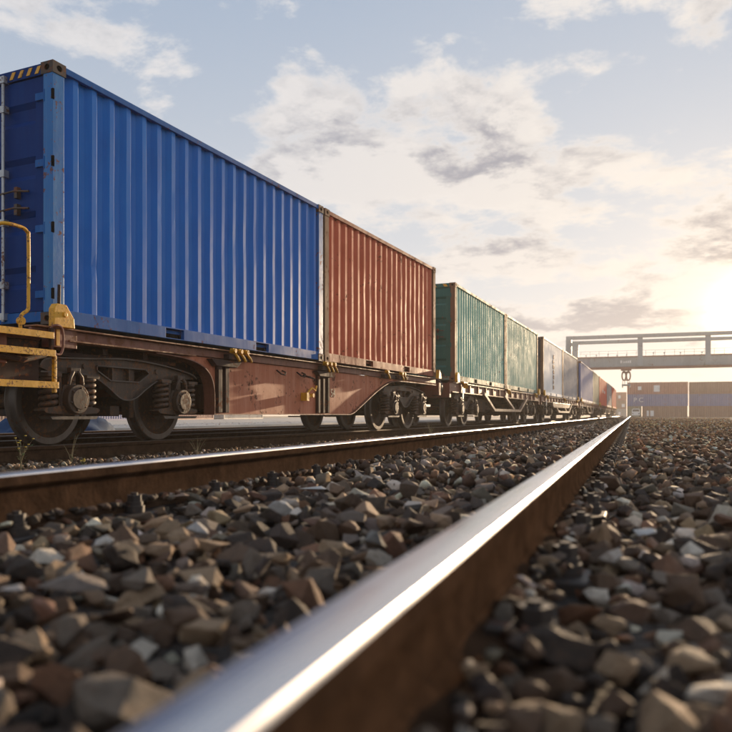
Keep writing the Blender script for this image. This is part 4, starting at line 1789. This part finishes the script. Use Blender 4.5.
M['y_red'] = paint('stack_brown_red', (.30, .10, .07), rust=.3, scale=.5)
M['y_blue'] = paint('stack_blue', (.09, .13, .30), rust=.2, scale=.5)
M['y_olive'] = paint('stack_olive', (.24, .22, .13), rust=.3, scale=.5)
M['y_brown'] = paint('stack_brown', (.20, .10, .065), rust=.3, scale=.5)
M['y_orange'] = paint('stack_orange', (.45, .22, .07), rust=.3, scale=.5)
M['y_grey'] = paint('stack_grey', (.28, .27, .26), rust=.3, scale=.5)
YS = 185
Z0 = -.30
yard_box(-1.0, YS, Z0 + 2 * 2.6, 12.19, M['y_red'], 'brown red container on top of the nearer stack beyond the track end',
         marks=[(2.2, 2.9, .9, 1.7), (5.4, 6.6, .5, 1.9)])
b_ = yard_box(-1.0, YS, Z0 + 2.6, 12.19, M['y_blue'], 'blue container with white letters in the middle of the nearer stack')
text_mesh('white_letters', 'P C', 1.35, .02, M['white'], b_, (1.3, -.03, .9))
yard_box(-1.0, YS, Z0, 2.95, M['y_olive'], 'short olive container at the bottom left of the nearer stack')
yard_box(2.1, YS, Z0, 9.0, M['y_brown'], 'brown container at the bottom right of the nearer stack',
         marks=[(.9, 1.3, .4, 1.6), (1.6, 2.3, .4, 1.6)])
cols_ = ['y_orange', 'y_brown', 'y_blue', 'y_red', 'y_grey', 'y_olive']
cname = {'y_orange': 'orange', 'y_brown': 'brown', 'y_blue': 'blue', 'y_red': 'brown red', 'y_grey': 'grey', 'y_olive': 'olive'}
words = ['lowest', 'second', 'third', 'topmost']
r_ = random.Random(11)
# further stacks beyond the right edge of the photograph
for k in range(3):
    cc = ['y_brown', 'y_blue', 'y_brown'][k]
    yard_box(11.6, 187, Z0 + k * 2.6, 12.19, M[cc], f'{words[k]} {cname[cc]} container of the stack right of the white lettered one')
for k in range(2):
    cc = ['y_brown', 'y_grey'][k]
    yard_box(24.4, 186, Z0 + k * 2.6, 12.19, M[cc], f'{words[k]} {cname[cc]} container of the low stack farthest right')
for k in range(3):
    cc = ['y_grey', 'y_brown', 'y_red'][k]
    yard_box(-7.2, 262, Z0 + k * 2.6, 5.6, M[cc], f'{words[k]} {cname[cc]} container of the farther small stack behind the train end',
             marks=[(3.2, 3.9, .6, 1.6)] if k != 1 else [(4.2, 5.1, .5, 1.5)])
# parked row across the yard, seen only under the wagons
for k, (yy, cc) in enumerate(((24, 'y_red'), (38, 'y_grey'), (52, 'y_brown'), (66, 'y_blue'), (80, 'y_red'), (95, 'y_grey'))):
    nm = ['nearest', 'second', 'third', 'fourth', 'fifth', 'farthest'][k]
    yard_box(-52, yy, -.22, 12.19, M[cc], f'{nm} container, {cname[cc]}, of the row across the yard behind the train', rz=R(90))

# small white vehicle before the stack
v = empty('van', (.75, 176.5, -.11), 0)
tag(v, 'small white van parked in front of the olive container', 'van')
mb = MB()
mb.prism([(-.8, .35), (.8, .35), (.8, 1.2), (.68, 1.75), (-.68, 1.75), (-.8, 1.2)], 0, 3.4, 'y')
mb.build('body', M['white'], v, bevel=.08)
MB().prism([(-.66, 1.2), (.66, 1.2), (.58, 1.62), (-.58, 1.62)], -.02, .01, 'y').build('windscreen', M['glass'], v)
for sx in (-.72, .72):
    for yy in (.6, 2.8):
        MB().cyl((sx, yy, .32), 'x', .32, .2, 20).build('wheel', M['rubber'], v, smooth=40)
for sx in (-.6, .6):
    MB().cyl((sx, -.01, .75), 'y', .12, .04, 12).build('headlight', M['glass'], v)

# ------------------------------------------------------------------ blue tarpaulin heap behind the train
bm = bmesh.new()
bmesh.ops.create_icosphere(bm, subdivisions=4, radius=1)
r_ = random.Random(4)
for q in bm.verts:
    c = q.co
    k = 1 + .16 * math.sin(5 * c.x + 2) * math.sin(4 * c.y + 3 * c.z) + .06 * math.sin(13 * c.x + 9 * c.z) * math.cos(11 * c.y)
    q.co = Vector((c.x * 1.15 * k, c.y * 1.5 * k, max(-.02, c.z * .62 * k)))
me = bpy.data.meshes.new('tarpaulin_heap')
bm.to_mesh(me)
bm.free()
me.shade_smooth()
me.materials.append(M['tarp'])
o = bpy.data.objects.new('tarpaulin_heap', me)
col.objects.link(o)
o.location = (-11.9, 13.9, -.20)
tag(o, 'heap under a blue tarpaulin glimpsed below the bogie of the first wagon', 'tarpaulin')
# pale kerb behind the empty track
o = MB().box(-16.4, -15.9, 4, 120, -.25, -.08).build('platform_kerb', M['concrete'], bevel=.02)
tag(o, 'low pale concrete kerb along the yard behind the train', 'kerb')

# ------------------------------------------------------------------ weeds
def weed_mats():
    out = []
    for nm, c in (('dry_stem', (.20, .16, .08)), ('weed_leaf', (.10, .13, .035)), ('yellow_flower', (.60, .42, .03))):
        m, t, b = new_mat(nm)
        b.inputs['Base Color'].default_value = (*c, 1)
        b.inputs['Roughness'].default_value = .7
        out.append(m)
    return out


WM = weed_mats()


def weed(x, y, z, h, n, flowers, label, seed):
    r = random.Random(seed)
    root = empty('weed', (x, y, z))
    tag(root, label, 'weed')
    st, lf, fl = MB(), MB(), MB()
    for k in range(n):
        a = r.uniform(0, 6.28)
        lean = r.uniform(.05, .45)
        hh = h * r.uniform(.5, 1)
        pts = [(0.01 * math.cos(a), 0.01 * math.sin(a), 0)]
        for j in range(1, 5):
            t = j / 4
            pts.append((math.cos(a) * lean * hh * t * t + r.uniform(-.004, .004), math.sin(a) * lean * hh * t * t + r.uniform(-.004, .004), hh * t))
        st.tube(pts, .0022, 5, .0009)
        for j in range(5):
            t = r.uniform(.15, .95)
            q = Vector(pts[0]).lerp(Vector(pts[-1]), t)
            b = r.uniform(0, 6.28)
            l_ = r.uniform(.015, .04)
            d = Vector((math.cos(b), math.sin(b), r.uniform(0, .8))) * l_
            w_ = Vector((-math.sin(b), math.cos(b), 0)) * l_ * .18
            lf.add([q, q + d * .5 + w_, q + d, q + d * .5 - w_], [(0, 1, 2, 3)])
        if flowers and r.random() < .7:
            q = Vector(pts[-1])
            fl.cyl(q, 'z', .009, .006, 8)
    st.build('stem', WM[0], root)
    lf.build('leaf', WM[1], root)
    if flowers:
        fl.build('flower', WM[2], root)


weed(-5.0, 5.45, -.13, .30, 12, True, 'small yellow flowered weed in front of the first wheel', 1)
weed(-4.95, 6.05, -.14, .34, 5, False, 'tall thin dry weed between the first two wheels', 2)
weed(-4.72, 5.95, -.14, .10, 9, True, 'low yellow flowered tuft beside the second rail left of centre', 3)
weed(-4.35, 7.35, -.15, .28, 8, False, 'dry stemmed weed in front of the second wheel', 4)
weed(-4.0, 16.4, -.15, .34, 26, False, 'straw coloured grass tuft by the bogie under the red container', 5)
weed(-5.5, 4.9, -.14, .16, 10, False, 'low dry tuft at the left edge by the train rail', 6)

# ------------------------------------------------------------------ haze
mh = bpy.data.materials.new('haze')
mh.use_nodes = True
T = NT(mh.node_tree)
T.n.clear()
pv = T.node('ShaderNodeVolumePrincipled')
pv.inputs['Color'].default_value = (.97, .90, .82, 1)
pv.inputs['Density'].default_value = .0009
pv.inputs['Anisotropy'].default_value = .35
T.l.new(pv.outputs[0], T.node('ShaderNodeOutputMaterial').inputs['Volume'])
o = MB().box(-720, 720, -80, 1120, -1.5, 16.5).build('haze', mh)
tag(o, 'warm pale haze filling the air over the rail yard', 'haze', kind='stuff')
